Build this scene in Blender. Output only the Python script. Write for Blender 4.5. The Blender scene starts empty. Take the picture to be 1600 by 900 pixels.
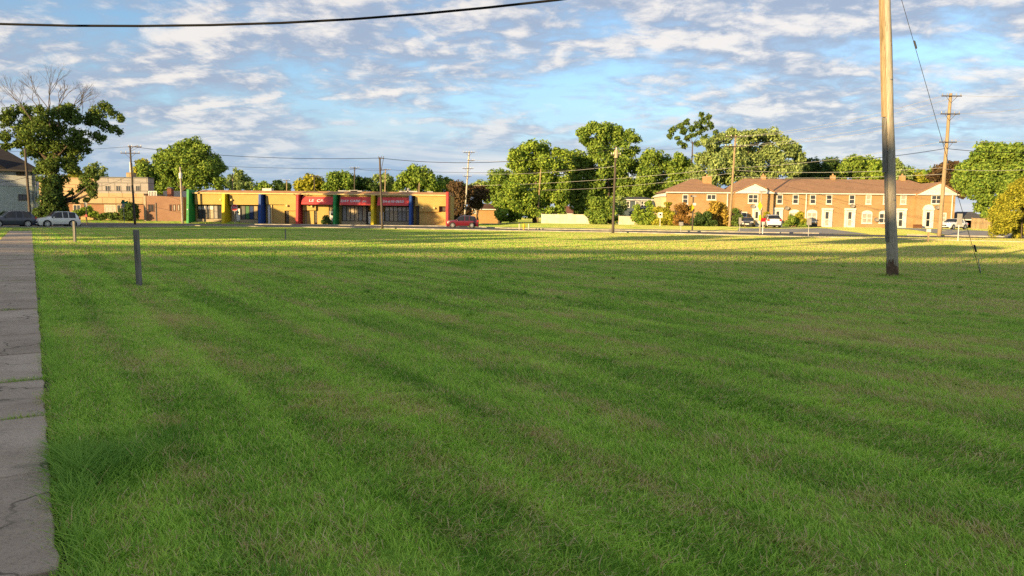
import bpy, bmesh, math, random
import numpy as np
from mathutils import Vector, Matrix
R = math.radians
scene = bpy.context.scene
COL = scene.collection
rng = np.random.default_rng(7)
random.seed(7)

# ------------------------------------------------------------------ camera
F_PX, CAM_H = 1155.0, 1.6
PITCH, ROLL = math.atan((450 - 339.3) / F_PX), math.atan(0.0097)
cam_d = bpy.data.cameras.new('camera'); cam = bpy.data.objects.new('camera', cam_d); COL.objects.link(cam)
cam_d.sensor_width = 36.0; cam_d.lens = 36.0 * F_PX / 1600.0
cam_d.clip_start = 0.05; cam_d.clip_end = 6000
cam.matrix_world = Matrix.Translation((0, 0, CAM_H)) @ Matrix.Rotation(R(90) - PITCH, 4, 'X') @ Matrix.Rotation(ROLL, 4, 'Z')
scene.camera = cam

# ------------------------------------------------------------------ light
SUN_EL, SUN_AZ = R(10.5), R(42)                     # light travels towards +X +Y, 42 degrees right of +Y
LD = Vector((math.sin(SUN_AZ) * math.cos(SUN_EL), math.cos(SUN_AZ) * math.cos(SUN_EL), -math.sin(SUN_EL)))
sun_d = bpy.data.lights.new('sun', 'SUN'); sun = bpy.data.objects.new('sun', sun_d); COL.objects.link(sun)
sun_d.energy = 4.3; sun_d.angle = R(0.53); sun_d.color = (1.0, 0.71, 0.33)
sun.rotation_euler = LD.to_track_quat('-Z', 'Y').to_euler(); sun.location = (-40, -40, 60)
scene.view_settings.view_transform = 'Standard'
scene.view_settings.look = 'None'
scene.view_settings.exposure = 1.42
scene.view_settings.gamma = 1.0
scene.view_settings.use_curve_mapping = False
scene.cycles.use_denoising = False
scene.cycles.use_adaptive_sampling = False
scene.cycles.max_bounces = 6
scene.cycles.transparent_max_bounces = 8

world = bpy.data.worlds.new('World'); scene.world = world; world.use_nodes = True


class NB:
    """small node-tree builder"""
    def __init__(s, nt): s.nt = nt; s.nt.nodes.clear()
    def n(s, t, **kw):
        nd = s.nt.nodes.new(t)
        for k, v in kw.items():
            if k[0] == '_': setattr(nd, k[1:], v)
            else:
                key = int(k[1:]) if k[0] == 'i' and k[1:].isdigit() else k.replace('_', ' ')
                s.put(nd.inputs[key], v)
        return nd
    def put(s, sock, v):
        if hasattr(v, 'is_output') or isinstance(v, bpy.types.NodeSocket): s.nt.links.new(v, sock)
        elif hasattr(v, 'outputs'): s.nt.links.new(v.outputs[0], sock)
        else: sock.default_value = v
    def math(s, op, a, b=0.0, c=0.0, clamp=False):
        nd = s.nt.nodes.new('ShaderNodeMath'); nd.operation = op; nd.use_clamp = clamp
        s.put(nd.inputs[0], a); s.put(nd.inputs[1], b); s.put(nd.inputs[2], c); return nd.outputs[0]
    def vmath(s, op, a, b=(0, 0, 0), sc=None):
        nd = s.nt.nodes.new('ShaderNodeVectorMath'); nd.operation = op
        s.put(nd.inputs[0], a); s.put(nd.inputs[1], b)
        if sc is not None: s.put(nd.inputs['Scale'], sc)
        return nd.outputs[0]
    def mix(s, f, a, b):
        nd = s.nt.nodes.new('ShaderNodeMix'); nd.data_type = 'RGBA'
        s.put(nd.inputs[0], f); s.put(nd.inputs[6], a); s.put(nd.inputs[7], b); return nd.outputs[2]
    def noise(s, vec, scale, detail=4, rough=0.55, dist=0.0, dim='3D'):
        nd = s.nt.nodes.new('ShaderNodeTexNoise'); nd.noise_dimensions = dim
        s.put(nd.inputs['Vector'], vec); nd.inputs['Scale'].default_value = scale
        nd.inputs['Detail'].default_value = detail; nd.inputs['Roughness'].default_value = rough
        nd.inputs['Distortion'].default_value = dist; return nd.outputs[0]
    def smooth(s, v, a, b, lo=0.0, hi=1.0):
        nd = s.nt.nodes.new('ShaderNodeMapRange'); nd.interpolation_type = 'SMOOTHSTEP'
        s.put(nd.inputs[0], v); nd.inputs[1].default_value = a; nd.inputs[2].default_value = b
        nd.inputs[3].default_value = lo; nd.inputs[4].default_value = hi; return nd.outputs[0]


def col4(c): return (c[0], c[1], c[2], 1.0)


def build_world():
    b = NB(world.node_tree)
    tc = b.n('ShaderNodeTexCoord').outputs['Generated']
    sky = b.n('ShaderNodeTexSky', _sky_type='NISHITA', _sun_disc=False, _sun_elevation=SUN_EL,
              _sun_rotation=SUN_AZ + math.pi, _altitude=200.0, _air_density=1.0, _dust_density=0.6, _ozone_density=2.5)
    sep = b.n('ShaderNodeSeparateXYZ', Vector=tc)
    x, y, z = sep.outputs[0], sep.outputs[1], sep.outputs[2]
    zc = b.math('ADD', b.math('MAXIMUM', z, 0.0), 0.22)
    u = b.math('DIVIDE', x, zc); v = b.math('DIVIDE', y, zc)
    uv = b.n('ShaderNodeCombineXYZ', X=u, Y=v, Z=0.37)
    big = b.noise(uv, 0.8, 4, 0.5)
    uvs = b.vmath('MULTIPLY', uv, (0.62, 1.25, 1.0))
    mid = b.noise(uvs, 3.1, 7, 0.57, 0.6)
    fine = b.noise(uv, 9.0, 7, 0.60, 0.35)
    fine2 = b.noise(b.vmath('ADD', uv, (-0.045, -0.045, 0.0)), 9.0, 7, 0.60, 0.35)
    mid2 = b.noise(b.vmath('ADD', uvs, (-0.09, -0.13, 0.0)), 3.1, 7, 0.57, 0.6)
    dens = b.math('ADD', b.math('MULTIPLY', big, 0.46), b.math('ADD', b.math('MULTIPLY', mid, 0.36), b.math('MULTIPLY', fine, 0.21)))
    cov = b.smooth(dens, 0.395, 0.535)
    lit = b.math('ADD', b.math('MULTIPLY', b.math('SUBTRACT', fine, fine2), 1.9), b.math('MULTIPLY', b.math('SUBTRACT', mid, mid2), 1.9))
    lit = b.math('ADD', lit, b.math('MULTIPLY', b.math('SUBTRACT', dens, 0.5), 1.6))
    lit = b.smooth(lit, -0.20, 0.62)
    shade_c = (0.40, 0.475, 0.62, 1); light_c = (1.0, 0.93, 0.87, 1)
    cloud = b.mix(lit, shade_c, light_c)
    # far cloud and air low over the horizon: a smooth slate-blue layer with faint streaks, warmer at the very bottom
    st = b.noise(b.n('ShaderNodeCombineXYZ', X=b.math('MULTIPLY', x, 2.2), Y=b.math('MULTIPLY', y, 2.2), Z=b.math('MULTIPLY', z, 16.0)), 1.5, 5, 0.55, 0.6)
    low_c = b.mix(b.smooth(st, 0.42, 0.70), (0.36, 0.51, 0.73, 1), (0.86, 0.86, 0.88, 1))
    low_c = b.mix(b.smooth(z, 0.0, 0.05, 0.35, 0.0), low_c, (0.80, 0.80, 0.82, 1))
    low = b.smooth(b.math('ADD', z, b.math('MULTIPLY', b.math('SUBTRACT', big, 0.5), 0.16)), 0.055, 0.155, 0.93, 0.0)
    cloud = b.mix(low, cloud, low_c)
    cov = b.math('MAXIMUM', b.math('MULTIPLY', cov, 0.9), low)
    bg1 = b.n('ShaderNodeBackground', Color=sky.outputs[0], Strength=0.09)
    bg2 = b.n('ShaderNodeBackground', Color=cloud, Strength=0.36)
    mx = b.n('ShaderNodeMixShader', i0=cov, i1=bg1, i2=bg2)
    b.n('ShaderNodeOutputWorld', Surface=mx)


build_world()


# ------------------------------------------------------------------ picture-to-place helpers
def W(px, py, Y):
    """point of the place seen at photo pixel (px, py) that lies Y metres ahead of the camera"""
    u = (px - 800) / F_PX; v = (450 - py) / F_PX
    c, s = math.cos(ROLL), math.sin(ROLL)
    u, v = u * c - v * s, u * s + v * c
    t = Y / (math.cos(PITCH) + v * math.sin(PITCH))
    return Vector((u * t, Y, CAM_H + t * (v * math.cos(PITCH) - math.sin(PITCH))))


def ground_at(px, py, z=0.0):
    a = W(px, py, 1.0); d = a - Vector((0, 0, CAM_H)); t = (z - CAM_H) / d.z
    return Vector((d.x * t, d.y * t, z))


def pl(xs, pts):
    return float(np.interp(xs, [p[0] for p in pts], [p[1] for p in pts]))


NEAR_EDGE = [(-400, 268), (-120, 126), (-70, 104), (-44, 101), (-30, 97.5), (-16, 94.5), (0, 86), (11.5, 83), (28, 68), (40, 58), (70, 33), (130, -17)]
FAR_EDGE = [(-400, 290), (-120, 139), (-75, 125), (-50, 124), (-8.2, 123.5), (-3, 108), (0, 101), (12, 95.5), (25, 90.5), (36, 87), (43, 82), (60, 72), (90, 50), (170, -17)]


def sstep(t): t = min(1.0, max(0.0, t)); return t * t * (3 - 2 * t)


def hgt(x, y):
    d = y - pl(x, FAR_EDGE)
    if d <= 0: return 0.0
    if x < -4:
        A = 0.55 if x < -47 else (0.1 if x > -44 else 0.1 + 0.45 * (-44 - x) / 3); w = 5.0
    else:
        A = 0.1 + 0.42 * sstep((x + 4) / 8); w = 18.0
    return A * sstep(d / w)


# ------------------------------------------------------------------ object helpers
def link(o, parent=None):
    COL.objects.link(o)
    if parent is not None: o.parent = parent
    return o


def tag(o, label=None, cat=None, group=None, kind=None):
    if label: o['label'] = label
    if cat: o['category'] = cat
    if group: o['group'] = group
    if kind: o['kind'] = kind
    return o


def thing(name, label, cat, loc=(0, 0, 0), rz=0.0, group=None):
    o = bpy.data.objects.new(name, None); o.empty_display_size = 0.2
    COL.objects.link(o); o.location = loc; o.rotation_euler = (0, 0, rz)
    return tag(o, label, cat, group)


class MB:
    """collects faces and links them as one mesh object"""
    def __init__(s): s.v = []; s.f = []
    def add(s, vs, fs):
        k = len(s.v); s.v += [tuple(p) for p in vs]; s.f += [tuple(i + k for i in f) for f in fs]; return s
    def box(s, x0, x1, y0, y1, z0, z1):
        return s.add([(x0, y0, z0), (x1, y0, z0), (x1, y1, z0), (x0, y1, z0), (x0, y0, z1), (x1, y0, z1), (x1, y1, z1), (x0, y1, z1)],
                     [(0, 3, 2, 1), (4, 5, 6, 7), (0, 1, 5, 4), (1, 2, 6, 5), (2, 3, 7, 6), (3, 0, 4, 7)])
    def hexa(s, b4, t4):
        return s.add(list(b4) + list(t4), [(0, 3, 2, 1), (4, 5, 6, 7), (0, 1, 5, 4), (1, 2, 6, 5), (2, 3, 7, 6), (3, 0, 4, 7)])
    def prism(s, poly, y0, y1):
        n = len(poly)
        return s.add([(p[0], y0, p[1]) for p in poly] + [(p[0], y1, p[1]) for p in poly],
                     [tuple(range(n)), tuple(range(2 * n - 1, n - 1, -1))] + [(i, i + n, (i + 1) % n + n, (i + 1) % n) for i in range(n)])
    def tube(s, pts, rad, n=8, cap=True):
        pts = [Vector(p) for p in pts]
        if not hasattr(rad, '__len__'): rad = [rad] * len(pts)
        k = len(s.v); prev = None
        for i, p in enumerate(pts):
            d = (pts[min(i + 1, len(pts) - 1)] - pts[max(i - 1, 0)]).normalized()
            a = d.orthogonal() if prev is None else (prev - d * prev.dot(d))
            a = a.normalized(); prev = a; bb = d.cross(a)
            for j in range(n):
                t = 2 * math.pi * j / n
                s.v.append(tuple(p + (a * math.cos(t) + bb * math.sin(t)) * rad[i]))
        for i in range(len(pts) - 1):
            for j in range(n):
                s.f.append((k + i * n + j, k + i * n + (j + 1) % n, k + (i + 1) * n + (j + 1) % n, k + (i + 1) * n + j))
        if cap:
            s.f.append(tuple(k + j for j in range(n - 1, -1, -1))); e = k + (len(pts) - 1) * n
            s.f.append(tuple(e + j for j in range(n)))
        return s
    def ball(s, c, r, n=8, m=6):
        k = len(s.v); c = Vector(c); rr = r if hasattr(r, '__len__') else (r, r, r)
        for i in range(m + 1):
            a = math.pi * i / m
            for j in range(n):
                t = 2 * math.pi * j / n
                s.v.append((c.x + rr[0] * math.sin(a) * math.cos(t), c.y + rr[1] * math.sin(a) * math.sin(t), c.z + rr[2] * math.cos(a)))
        for i in range(m):
            for j in range(n):
                s.f.append((k + i * n + j, k + (i + 1) * n + j, k + (i + 1) * n + (j + 1) % n, k + i * n + (j + 1) % n))
        return s
    def mesh(s, name):
        me = bpy.data.meshes.new(name); me.from_pydata(s.v, [], s.f); me.validate(); me.update(); return me
    def build(s, name, material, parent=None, smooth=False, bevel=0.0):
        me = s.mesh(name); me.materials.append(material)
        if smooth:
            me.polygons.foreach_set('use_smooth', [True] * len(me.polygons))
        o = bpy.data.objects.new(name, me); link(o, parent)
        if bevel > 0:
            m = o.modifiers.new('bevel', 'BEVEL'); m.width = bevel; m.segments = 2; m.limit_method = 'ANGLE'
        return o


def B(x0, x1, y0, y1, z0, z1): return MB().box(x0, x1, y0, y1, z0, z1)


# ------------------------------------------------------------------ materials
MAT = {}


def pmat(name, c1, c2=None, scale=3.0, rough=0.8, bump=0.0, bscale=40.0, metal=0.0, spec=0.3, detail=5, coat=0.0):
    if name in MAT: return MAT[name]
    m = bpy.data.materials.new(name); m.use_nodes = True; b = NB(m.node_tree); MAT[name] = m
    pos = b.n('ShaderNodeNewGeometry').outputs['Position']
    p = b.n('ShaderNodeBsdfPrincipled'); p.inputs['Roughness'].default_value = rough; p.inputs['Metallic'].default_value = metal
    p.inputs['Specular IOR Level'].default_value = spec; p.inputs['Coat Weight'].default_value = coat
    if c2 is None: c2 = tuple(k * 0.82 for k in c1)
    f = b.smooth(b.noise(pos, scale, detail, 0.6), 0.33, 0.67)
    b.put(p.inputs['Base Color'], b.mix(f, col4(c1), col4(c2)))
    if bump:
        bp = b.n('ShaderNodeBump', Strength=bump, Distance=0.02, Height=b.noise(pos, bscale, 4))
        b.put(p.inputs['Normal'], bp.outputs[0])
    b.n('ShaderNodeOutputMaterial', Surface=p)
    return m


def brick_mat(name, c1, c2, mortar):
    if name in MAT: return MAT[name]
    m = bpy.data.materials.new(name); m.use_nodes = True; b = NB(m.node_tree); MAT[name] = m
    pos = b.n('ShaderNodeNewGeometry').outputs['Position']; nor = b.n('ShaderNodeNewGeometry').outputs['Normal']
    sp = b.n('ShaderNodeSeparateXYZ', Vector=pos); sn = b.n('ShaderNodeSeparateXYZ', Vector=nor)
    side = b.math('GREATER_THAN', b.math('ABSOLUTE', sn.outputs[0]), 0.7)
    uu = b.math('ADD', b.math('MULTIPLY', sp.outputs[0], b.math('SUBTRACT', 1.0, side)), b.math('MULTIPLY', sp.outputs[1], side))
    uv = b.n('ShaderNodeCombineXYZ', X=uu, Y=sp.outputs[2], Z=0.0)
    br = b.n('ShaderNodeTexBrick', Vector=uv, Color1=col4(c1), Color2=col4(c2), Mortar=col4(mortar), Scale=1.0)
    br.inputs['Mortar Size'].default_value = 0.008; br.inputs['Brick Width'].default_value = 0.215; br.inputs['Row Height'].default_value = 0.075
    br.inputs['Bias'].default_value = 0.0
    big = b.smooth(b.noise(pos, 0.7, 5, 0.65), 0.3, 0.7)
    # courses of slightly different firing read as faint bands
    band = b.noise(b.n('ShaderNodeCombineXYZ', X=b.math('MULTIPLY', uu, 0.25), Y=b.math('MULTIPLY', sp.outputs[2], 4.0), Z=0.0), 1.0, 3)
    f = b.math('ADD', b.math('MULTIPLY', big, 0.25), b.math('MULTIPLY', band, 0.35))
    colr = b.mix(f, br.outputs[0], col4(tuple(k * 0.6 for k in c2)))
    p = b.n('ShaderNodeBsdfPrincipled', Base_Color=colr, Roughness=0.9)
    p.inputs['Specular IOR Level'].default_value = 0.15
    bp = b.n('ShaderNodeBump', Strength=0.5, Distance=0.01, Height=b.math('SUBTRACT', 1.0, br.outputs[1])); b.put(p.inputs['Normal'], bp.outputs[0])
    b.n('ShaderNodeOutputMaterial', Surface=p)
    return m


def course_mat(name, c1, c2, row, rough=0.85, wid=0.9, depth=0.5):
    """horizontal courses (siding, shingles, block): bands with small shade steps and staggered joints"""
    if name in MAT: return MAT[name]
    m = bpy.data.materials.new(name); m.use_nodes = True; b = NB(m.node_tree); MAT[name] = m
    pos = b.n('ShaderNodeNewGeometry').outputs['Position']
    sp = b.n('ShaderNodeSeparateXYZ', Vector=pos)
    uv = b.n('ShaderNodeCombineXYZ', X=b.math('ADD', sp.outputs[0], b.math('MULTIPLY', sp.outputs[1], 0.37)), Y=sp.outputs[2], Z=0.0)
    br = b.n('ShaderNodeTexBrick', Vector=uv, Color1=col4(c1), Color2=col4(c2), Mortar=col4(tuple(k * 0.55 for k in c2)), Scale=1.0)
    br.inputs['Mortar Size'].default_value = row * 0.06; br.inputs['Brick Width'].default_value = wid; br.inputs['Row Height'].default_value = row
    f = b.smooth(b.noise(pos, 0.9, 6, 0.65), 0.3, 0.75)
    c = b.mix(b.math('MULTIPLY', f, 0.45), br.outputs[0], col4(tuple(k * 0.7 for k in c2)))
    p = b.n('ShaderNodeBsdfPrincipled', Base_Color=c, Roughness=rough); p.inputs['Specular IOR Level'].default_value = 0.2
    bp = b.n('ShaderNodeBump', Strength=depth, Distance=0.01, Height=b.math('SUBTRACT', 1.0, br.outputs[1])); b.put(p.inputs['Normal'], bp.outputs[0])
    b.n('ShaderNodeOutputMaterial', Surface=p)
    return m


def wood_mat(name, c1, c2, stretch=0.06, dark=0.4):
    if name in MAT: return MAT[name]
    m = bpy.data.materials.new(name); m.use_nodes = True; b = NB(m.node_tree); MAT[name] = m
    pos = b.n('ShaderNodeNewGeometry').outputs['Position']
    sv = b.vmath('MULTIPLY', pos, (1, 1, stretch))
    g = b.noise(sv, 34.0, 5, 0.65); big = b.noise(sv, 5.0, 4, 0.6)
    c = b.mix(b.smooth(g, 0.35, 0.65), col4(c1), col4(c2))
    c = b.mix(b.math('MULTIPLY', b.smooth(big, 0.45, 0.7), 0.45), c, col4(tuple(k * dark for k in c2)))
    crack = b.smooth(b.noise(b.vmath('MULTIPLY', pos, (1, 1, stretch * 0.4)), 60.0, 2), 0.30, 0.36, 1.0, 0.0)
    c = b.mix(b.math('MULTIPLY', crack, 0.7), c, (0.03, 0.022, 0.016, 1))
    p = b.n('ShaderNodeBsdfPrincipled', Base_Color=c, Roughness=0.88); p.inputs['Specular IOR Level'].default_value = 0.15
    bp = b.n('ShaderNodeBump', Strength=0.6, Distance=0.01, Height=b.math('SUBTRACT', g, crack)); b.put(p.inputs['Normal'], bp.outputs[0])
    b.n('ShaderNodeOutputMaterial', Surface=p)
    return m


def paint_mat(name, c, rough=0.25, coat=0.6):
    return pmat(name, c, tuple(k * 0.93 for k in c), scale=2.0, rough=rough, coat=coat, spec=0.5)


def leaf_mat(name, c_dark, c_light, trans=0.3):
    if name in MAT: return MAT[name]
    m = bpy.data.materials.new(name); m.use_nodes = True; b = NB(m.node_tree); MAT[name] = m
    a = b.n('ShaderNodeAttribute', _attribute_name='rnd')
    pos = b.n('ShaderNodeNewGeometry').outputs['Position']
    f = b.math('ADD', b.math('MULTIPLY', a.outputs['Fac'], 0.6), b.math('MULTIPLY', b.noise(pos, 0.45, 3), 0.45))
    c = b.mix(b.smooth(f, 0.15, 0.85), col4(c_dark), col4(c_light))
    d = b.n('ShaderNodeBsdfDiffuse', Color=c)
    t = b.n('ShaderNodeBsdfTranslucent', Color=b.mix(0.5, c, (0.16, 0.16, 0.02, 1)))
    s = b.n('ShaderNodeMixShader', i0=trans, i1=d, i2=t)
    b.n('ShaderNodeOutputMaterial', Surface=s)
    return m


# shared turf fields: how dry a spot of the lawn is, and its tone (mown stripes beside the sidewalk: light on leaning blades put into colour)
SDIR = Vector((-0.545, 0.838, 0.0)); QDIR = Vector((0.838, 0.545, 0.0))


def turf_fields(b):
    pos = b.n('ShaderNodeNewGeometry').outputs['Position']
    sp = b.n('ShaderNodeSeparateXYZ', Vector=pos)
    p2 = b.n('ShaderNodeCombineXYZ', X=sp.outputs[0], Y=sp.outputs[1], Z=0.0).outputs[0]
    q = b.math('ADD', b.math('MULTIPLY', sp.outputs[0], QDIR.x), b.math('MULTIPLY', sp.outputs[1], QDIR.y))
    s = b.math('ADD', b.math('MULTIPLY', sp.outputs[0], SDIR.x), b.math('MULTIPLY', sp.outputs[1], SDIR.y))
    wob = b.math('MULTIPLY', b.math('SUBTRACT', b.noise(p2, 0.25, 3), 0.5), 1.3)
    stripe = b.math('SINE', b.math('MULTIPLY', b.math('ADD', q, wob), 2 * math.pi / 1.1))
    lines = b.math('SINE', b.math('MULTIPLY', b.math('ADD', q, b.math('MULTIPLY', wob, 0.5)), 2 * math.pi / 0.46))
    stripe = b.math('ADD', b.math('MULTIPLY', stripe, 0.7), b.math('MULTIPLY', lines, 0.55))
    qs = b.n('ShaderNodeCombineXYZ', X=b.math('MULTIPLY', q, 1.0), Y=b.math('MULTIPLY', s, 0.28), Z=0.0).outputs[0]
    streak = b.noise(qs, 0.9, 5, 0.62)
    patch = b.noise(p2, 0.32, 5, 0.6, 0.4)
    spot = b.noise(p2, 2.6, 4, 0.6)
    tone = b.math('ADD', b.math('MULTIPLY', b.math('MULTIPLY', stripe, b.smooth(b.noise(p2, 0.5, 4, 0.6), 0.3, 0.7, 0.25, 1.0)), 0.23), b.math('ADD', b.math('MULTIPLY', streak, 0.7), b.math('MULTIPLY', patch, 0.35)))
    far = b.smooth(sp.outputs[1], 14.0, 40.0, 0.0, 0.06)
    rgt = b.smooth(sp.outputs[0], -4.0, 16.0, 0.0, 0.07)
    dry = b.math('ADD', b.math('MULTIPLY', streak, 0.42), b.math('ADD', b.math('MULTIPLY', patch, 0.38), b.math('MULTIPLY', spot, 0.30)))
    dry = b.math('ADD', dry, b.math('ADD', far, rgt))
    dry = b.math('SUBTRACT', dry, b.math('MULTIPLY', stripe, 0.05))
    dry = b.smooth(dry, 0.50, 0.77)
    return pos, dry, tone


def ground_mat():
    m = bpy.data.materials.new('turf'); m.use_nodes = True; b = NB(m.node_tree)
    pos, dry, tone = turf_fields(b)
    fine = b.noise(pos, 24.0, 4, 0.7)
    tuft = b.noise(pos, 5.0, 4, 0.7)
    g = b.mix(b.smooth(tone, 0.25, 0.8), (0.135, 0.270, 0.034, 1), (0.290, 0.450, 0.065, 1))
    d = b.mix(fine, (0.34, 0.27, 0.10, 1), (0.56, 0.45, 0.20, 1))
    c = b.mix(b.math('MULTIPLY', dry, 0.75), g, d)
    c = b.mix(b.smooth(b.math('ADD', b.math('MULTIPLY', fine, 0.5), b.math('MULTIPLY', tuft, 0.5)), 0.36, 0.52, 0.40, 0.0), c, (0.05, 0.06, 0.018, 1))
    p = b.n('ShaderNodeBsdfDiffuse', Color=c, Roughness=1.0)
    bp = b.n('ShaderNodeBump', Strength=1.0, Distance=0.06, Height=b.math('ADD', b.math('MULTIPLY', fine, 0.4), b.noise(pos, 7.0, 4, 0.7))); b.put(p.inputs['Normal'], bp.outputs[0])
    b.n('ShaderNodeOutputMaterial', Surface=p)
    return m


def grass_mat():
    m = bpy.data.materials.new('grass_blades'); m.use_nodes = True; b = NB(m.node_tree)
    pos, dry, tone = turf_fields(b)
    a = b.n('ShaderNodeAttribute', _attribute_name='rnd').outputs['Fac']
    lush = b.n('ShaderNodeAttribute', _attribute_name='lush').outputs['Fac']
    g = b.mix(b.smooth(b.math('ADD', tone, b.math('MULTIPLY', b.math('SUBTRACT', a, 0.5), 0.75)), 0.1, 1.0), (0.150, 0.345, 0.034, 1), (0.56, 0.82, 0.125, 1))
    g = b.mix(b.math('MULTIPLY', lush, 0.6), g, (0.14, 0.32, 0.06, 1))
    g = b.mix(b.smooth(dry, 0.0, 1.0, 0.0, 0.5), g, (0.50, 0.50, 0.11, 1))
    isdry = b.math('LESS_THAN', a, b.math('MULTIPLY', b.math('SUBTRACT', 1.0, lush), b.math('ADD', 0.09, b.math('MULTIPLY', dry, 0.66))))
    st = b.mix(b.math('FRACT', b.math('MULTIPLY', a, 37.0)), (0.54, 0.43, 0.17, 1), (0.80, 0.68, 0.36, 1))
    c = b.mix(isdry, g, st)
    d = b.n('ShaderNodeBsdfDiffuse', Color=c)
    t = b.n('ShaderNodeBsdfTranslucent', Color=c)
    gl = b.n('ShaderNodeBsdfGlossy', Color=(0.5, 0.5, 0.5, 1), Roughness=0.45)
    s = b.n('ShaderNodeMixShader', i0=0.45, i1=d, i2=t)
    s = b.n('ShaderNodeMixShader', i0=0.015, i1=s, i2=gl)
    b.n('ShaderNodeOutputMaterial', Surface=s)
    return m


def concrete_mat(name, c1, c2):
    m = bpy.data.materials.new(name); m.use_nodes = True; b = NB(m.node_tree); MAT[name] = m
    pos = b.n('ShaderNodeNewGeometry').outputs['Position']
    inf = b.n('ShaderNodeObjectInfo').outputs['Random']
    n1 = b.noise(pos, 1.1, 6, 0.65); n2 = b.noise(pos, 55.0, 4, 0.7); n3 = b.noise(pos, 260.0, 2)
    c = b.mix(b.smooth(n1, 0.3, 0.7), col4(c1), col4(c2))
    c = b.mix(b.math('MULTIPLY', inf, 0.35), c, col4(tuple(k * 0.75 for k in c2)))
    c = b.mix(b.smooth(n2, 0.48, 0.70, 0.0, 0.5), c, (0.11, 0.09, 0.07, 1))
    c = b.mix(b.smooth(b.noise(pos, 3.2, 6, 0.7), 0.52, 0.70, 0.0, 0.55), c, (0.15, 0.125, 0.095, 1))
    c = b.mix(b.smooth(n3, 0.55, 0.75, 0.0, 0.45), c, (0.42, 0.39, 0.36, 1))
    vor = b.n('ShaderNodeTexVoronoi', _feature='DISTANCE_TO_EDGE', Vector=b.vmath('ADD', pos, b.vmath('SCALE', b.n('ShaderNodeTexNoise', Vector=pos, Scale=3.0).outputs[1], sc=0.5)), Scale=0.55)
    crack = b.math('MULTIPLY', b.smooth(vor.outputs[0], 0.0, 0.010, 1.0, 0.0), b.smooth(b.noise(pos, 0.6, 2), 0.44, 0.50))
    c = b.mix(b.math('MULTIPLY', crack, 0.8), c, (0.05, 0.05, 0.035, 1))
    p = b.n('ShaderNodeBsdfPrincipled', Base_Color=c, Roughness=0.92); p.inputs['Specular IOR Level'].default_value = 0.2
    bp = b.n('ShaderNodeBump', Strength=0.5, Distance=0.006, Height=b.math('SUBTRACT', b.math('ADD', n2, n3), crack)); b.put(p.inputs['Normal'], bp.outputs[0])
    b.n('ShaderNodeOutputMaterial', Surface=p)
    return m


def emis_free_glass(name, c=(0.02, 0.025, 0.03), rough=0.06):
    return pmat(name, c, tuple(k * 0.7 for k in c), scale=1.5, rough=rough, spec=0.6)


M_TURF = ground_mat(); M_GRASS = grass_mat()
M_CONC = concrete_mat('sidewalk_concrete', (0.52, 0.42, 0.315), (0.36, 0.28, 0.20))
M_KERB = pmat('kerb_concrete', (0.40, 0.37, 0.32), (0.24, 0.22, 0.19), scale=1.0, rough=0.9)
M_ASPH = pmat('asphalt', (0.085, 0.083, 0.082), (0.055, 0.055, 0.057), scale=0.8, rough=0.9, bump=0.3, bscale=60)
M_APRON = pmat('pale_concrete', (0.30, 0.28, 0.25), (0.22, 0.21, 0.19), scale=0.7, rough=0.9)
M_POLE = wood_mat('weathered_pole_wood', (0.43, 0.385, 0.325), (0.31, 0.275, 0.225))
M_POLE2 = wood_mat('pale_pole_wood', (0.40, 0.31, 0.20), (0.28, 0.20, 0.12))
M_POLE3 = wood_mat('dark_pole_wood', (0.12, 0.10, 0.085), (0.075, 0.062, 0.052))
M_POST = wood_mat('grey_post_wood', (0.25, 0.235, 0.22), (0.15, 0.14, 0.13))
M_ARM = wood_mat('crossarm_wood', (0.10, 0.085, 0.075), (0.06, 0.05, 0.045))
M_WIRE = pmat('wire_black', (0.012, 0.012, 0.014), rough=0.8, spec=0.1)
M_WIREL = pmat('wire_aluminium', (0.42, 0.41, 0.40), rough=0.5, metal=0.0)
M_STEEL = pmat('galvanised_steel', (0.42, 0.42, 0.42), (0.32, 0.32, 0.33), rough=0.5, metal=0.6)
M_DSTEEL = pmat('dark_steel', (0.06, 0.065, 0.075), rough=0.5, metal=0.4)
M_WHITE = pmat('white_paint', (0.70, 0.69, 0.67), (0.58, 0.57, 0.55), rough=0.6)
M_GLASS = emis_free_glass('window_glass', (0.05, 0.055, 0.06))
M_DGLASS = emis_free_glass('car_glass', (0.012, 0.014, 0.016), 0.08)
M_BLIND = pmat('drawn_blind', (0.42, 0.39, 0.34), (0.30, 0.28, 0.25), rough=0.9)
M_BARK = wood_mat('bark', (0.13, 0.10, 0.075), (0.075, 0.058, 0.045), 0.2)
M_DEADW = wood_mat('bare_dead_wood', (0.17, 0.14, 0.12), (0.10, 0.085, 0.075), 0.2)
M_TYRE = pmat('tyre_rubber', (0.018, 0.018, 0.019), rough=0.9)
M_RIM = pmat('alloy_rim', (0.55, 0.55, 0.56), rough=0.35, metal=0.7)
M_TRIM = pmat('black_trim', (0.02, 0.02, 0.022), rough=0.6)
M_HEAD = pmat('lamp_lens', (0.75, 0.75, 0.72), rough=0.15, spec=0.6)
M_TAIL = pmat('tail_lens', (0.45, 0.02, 0.02), rough=0.2, spec=0.6)

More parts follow.
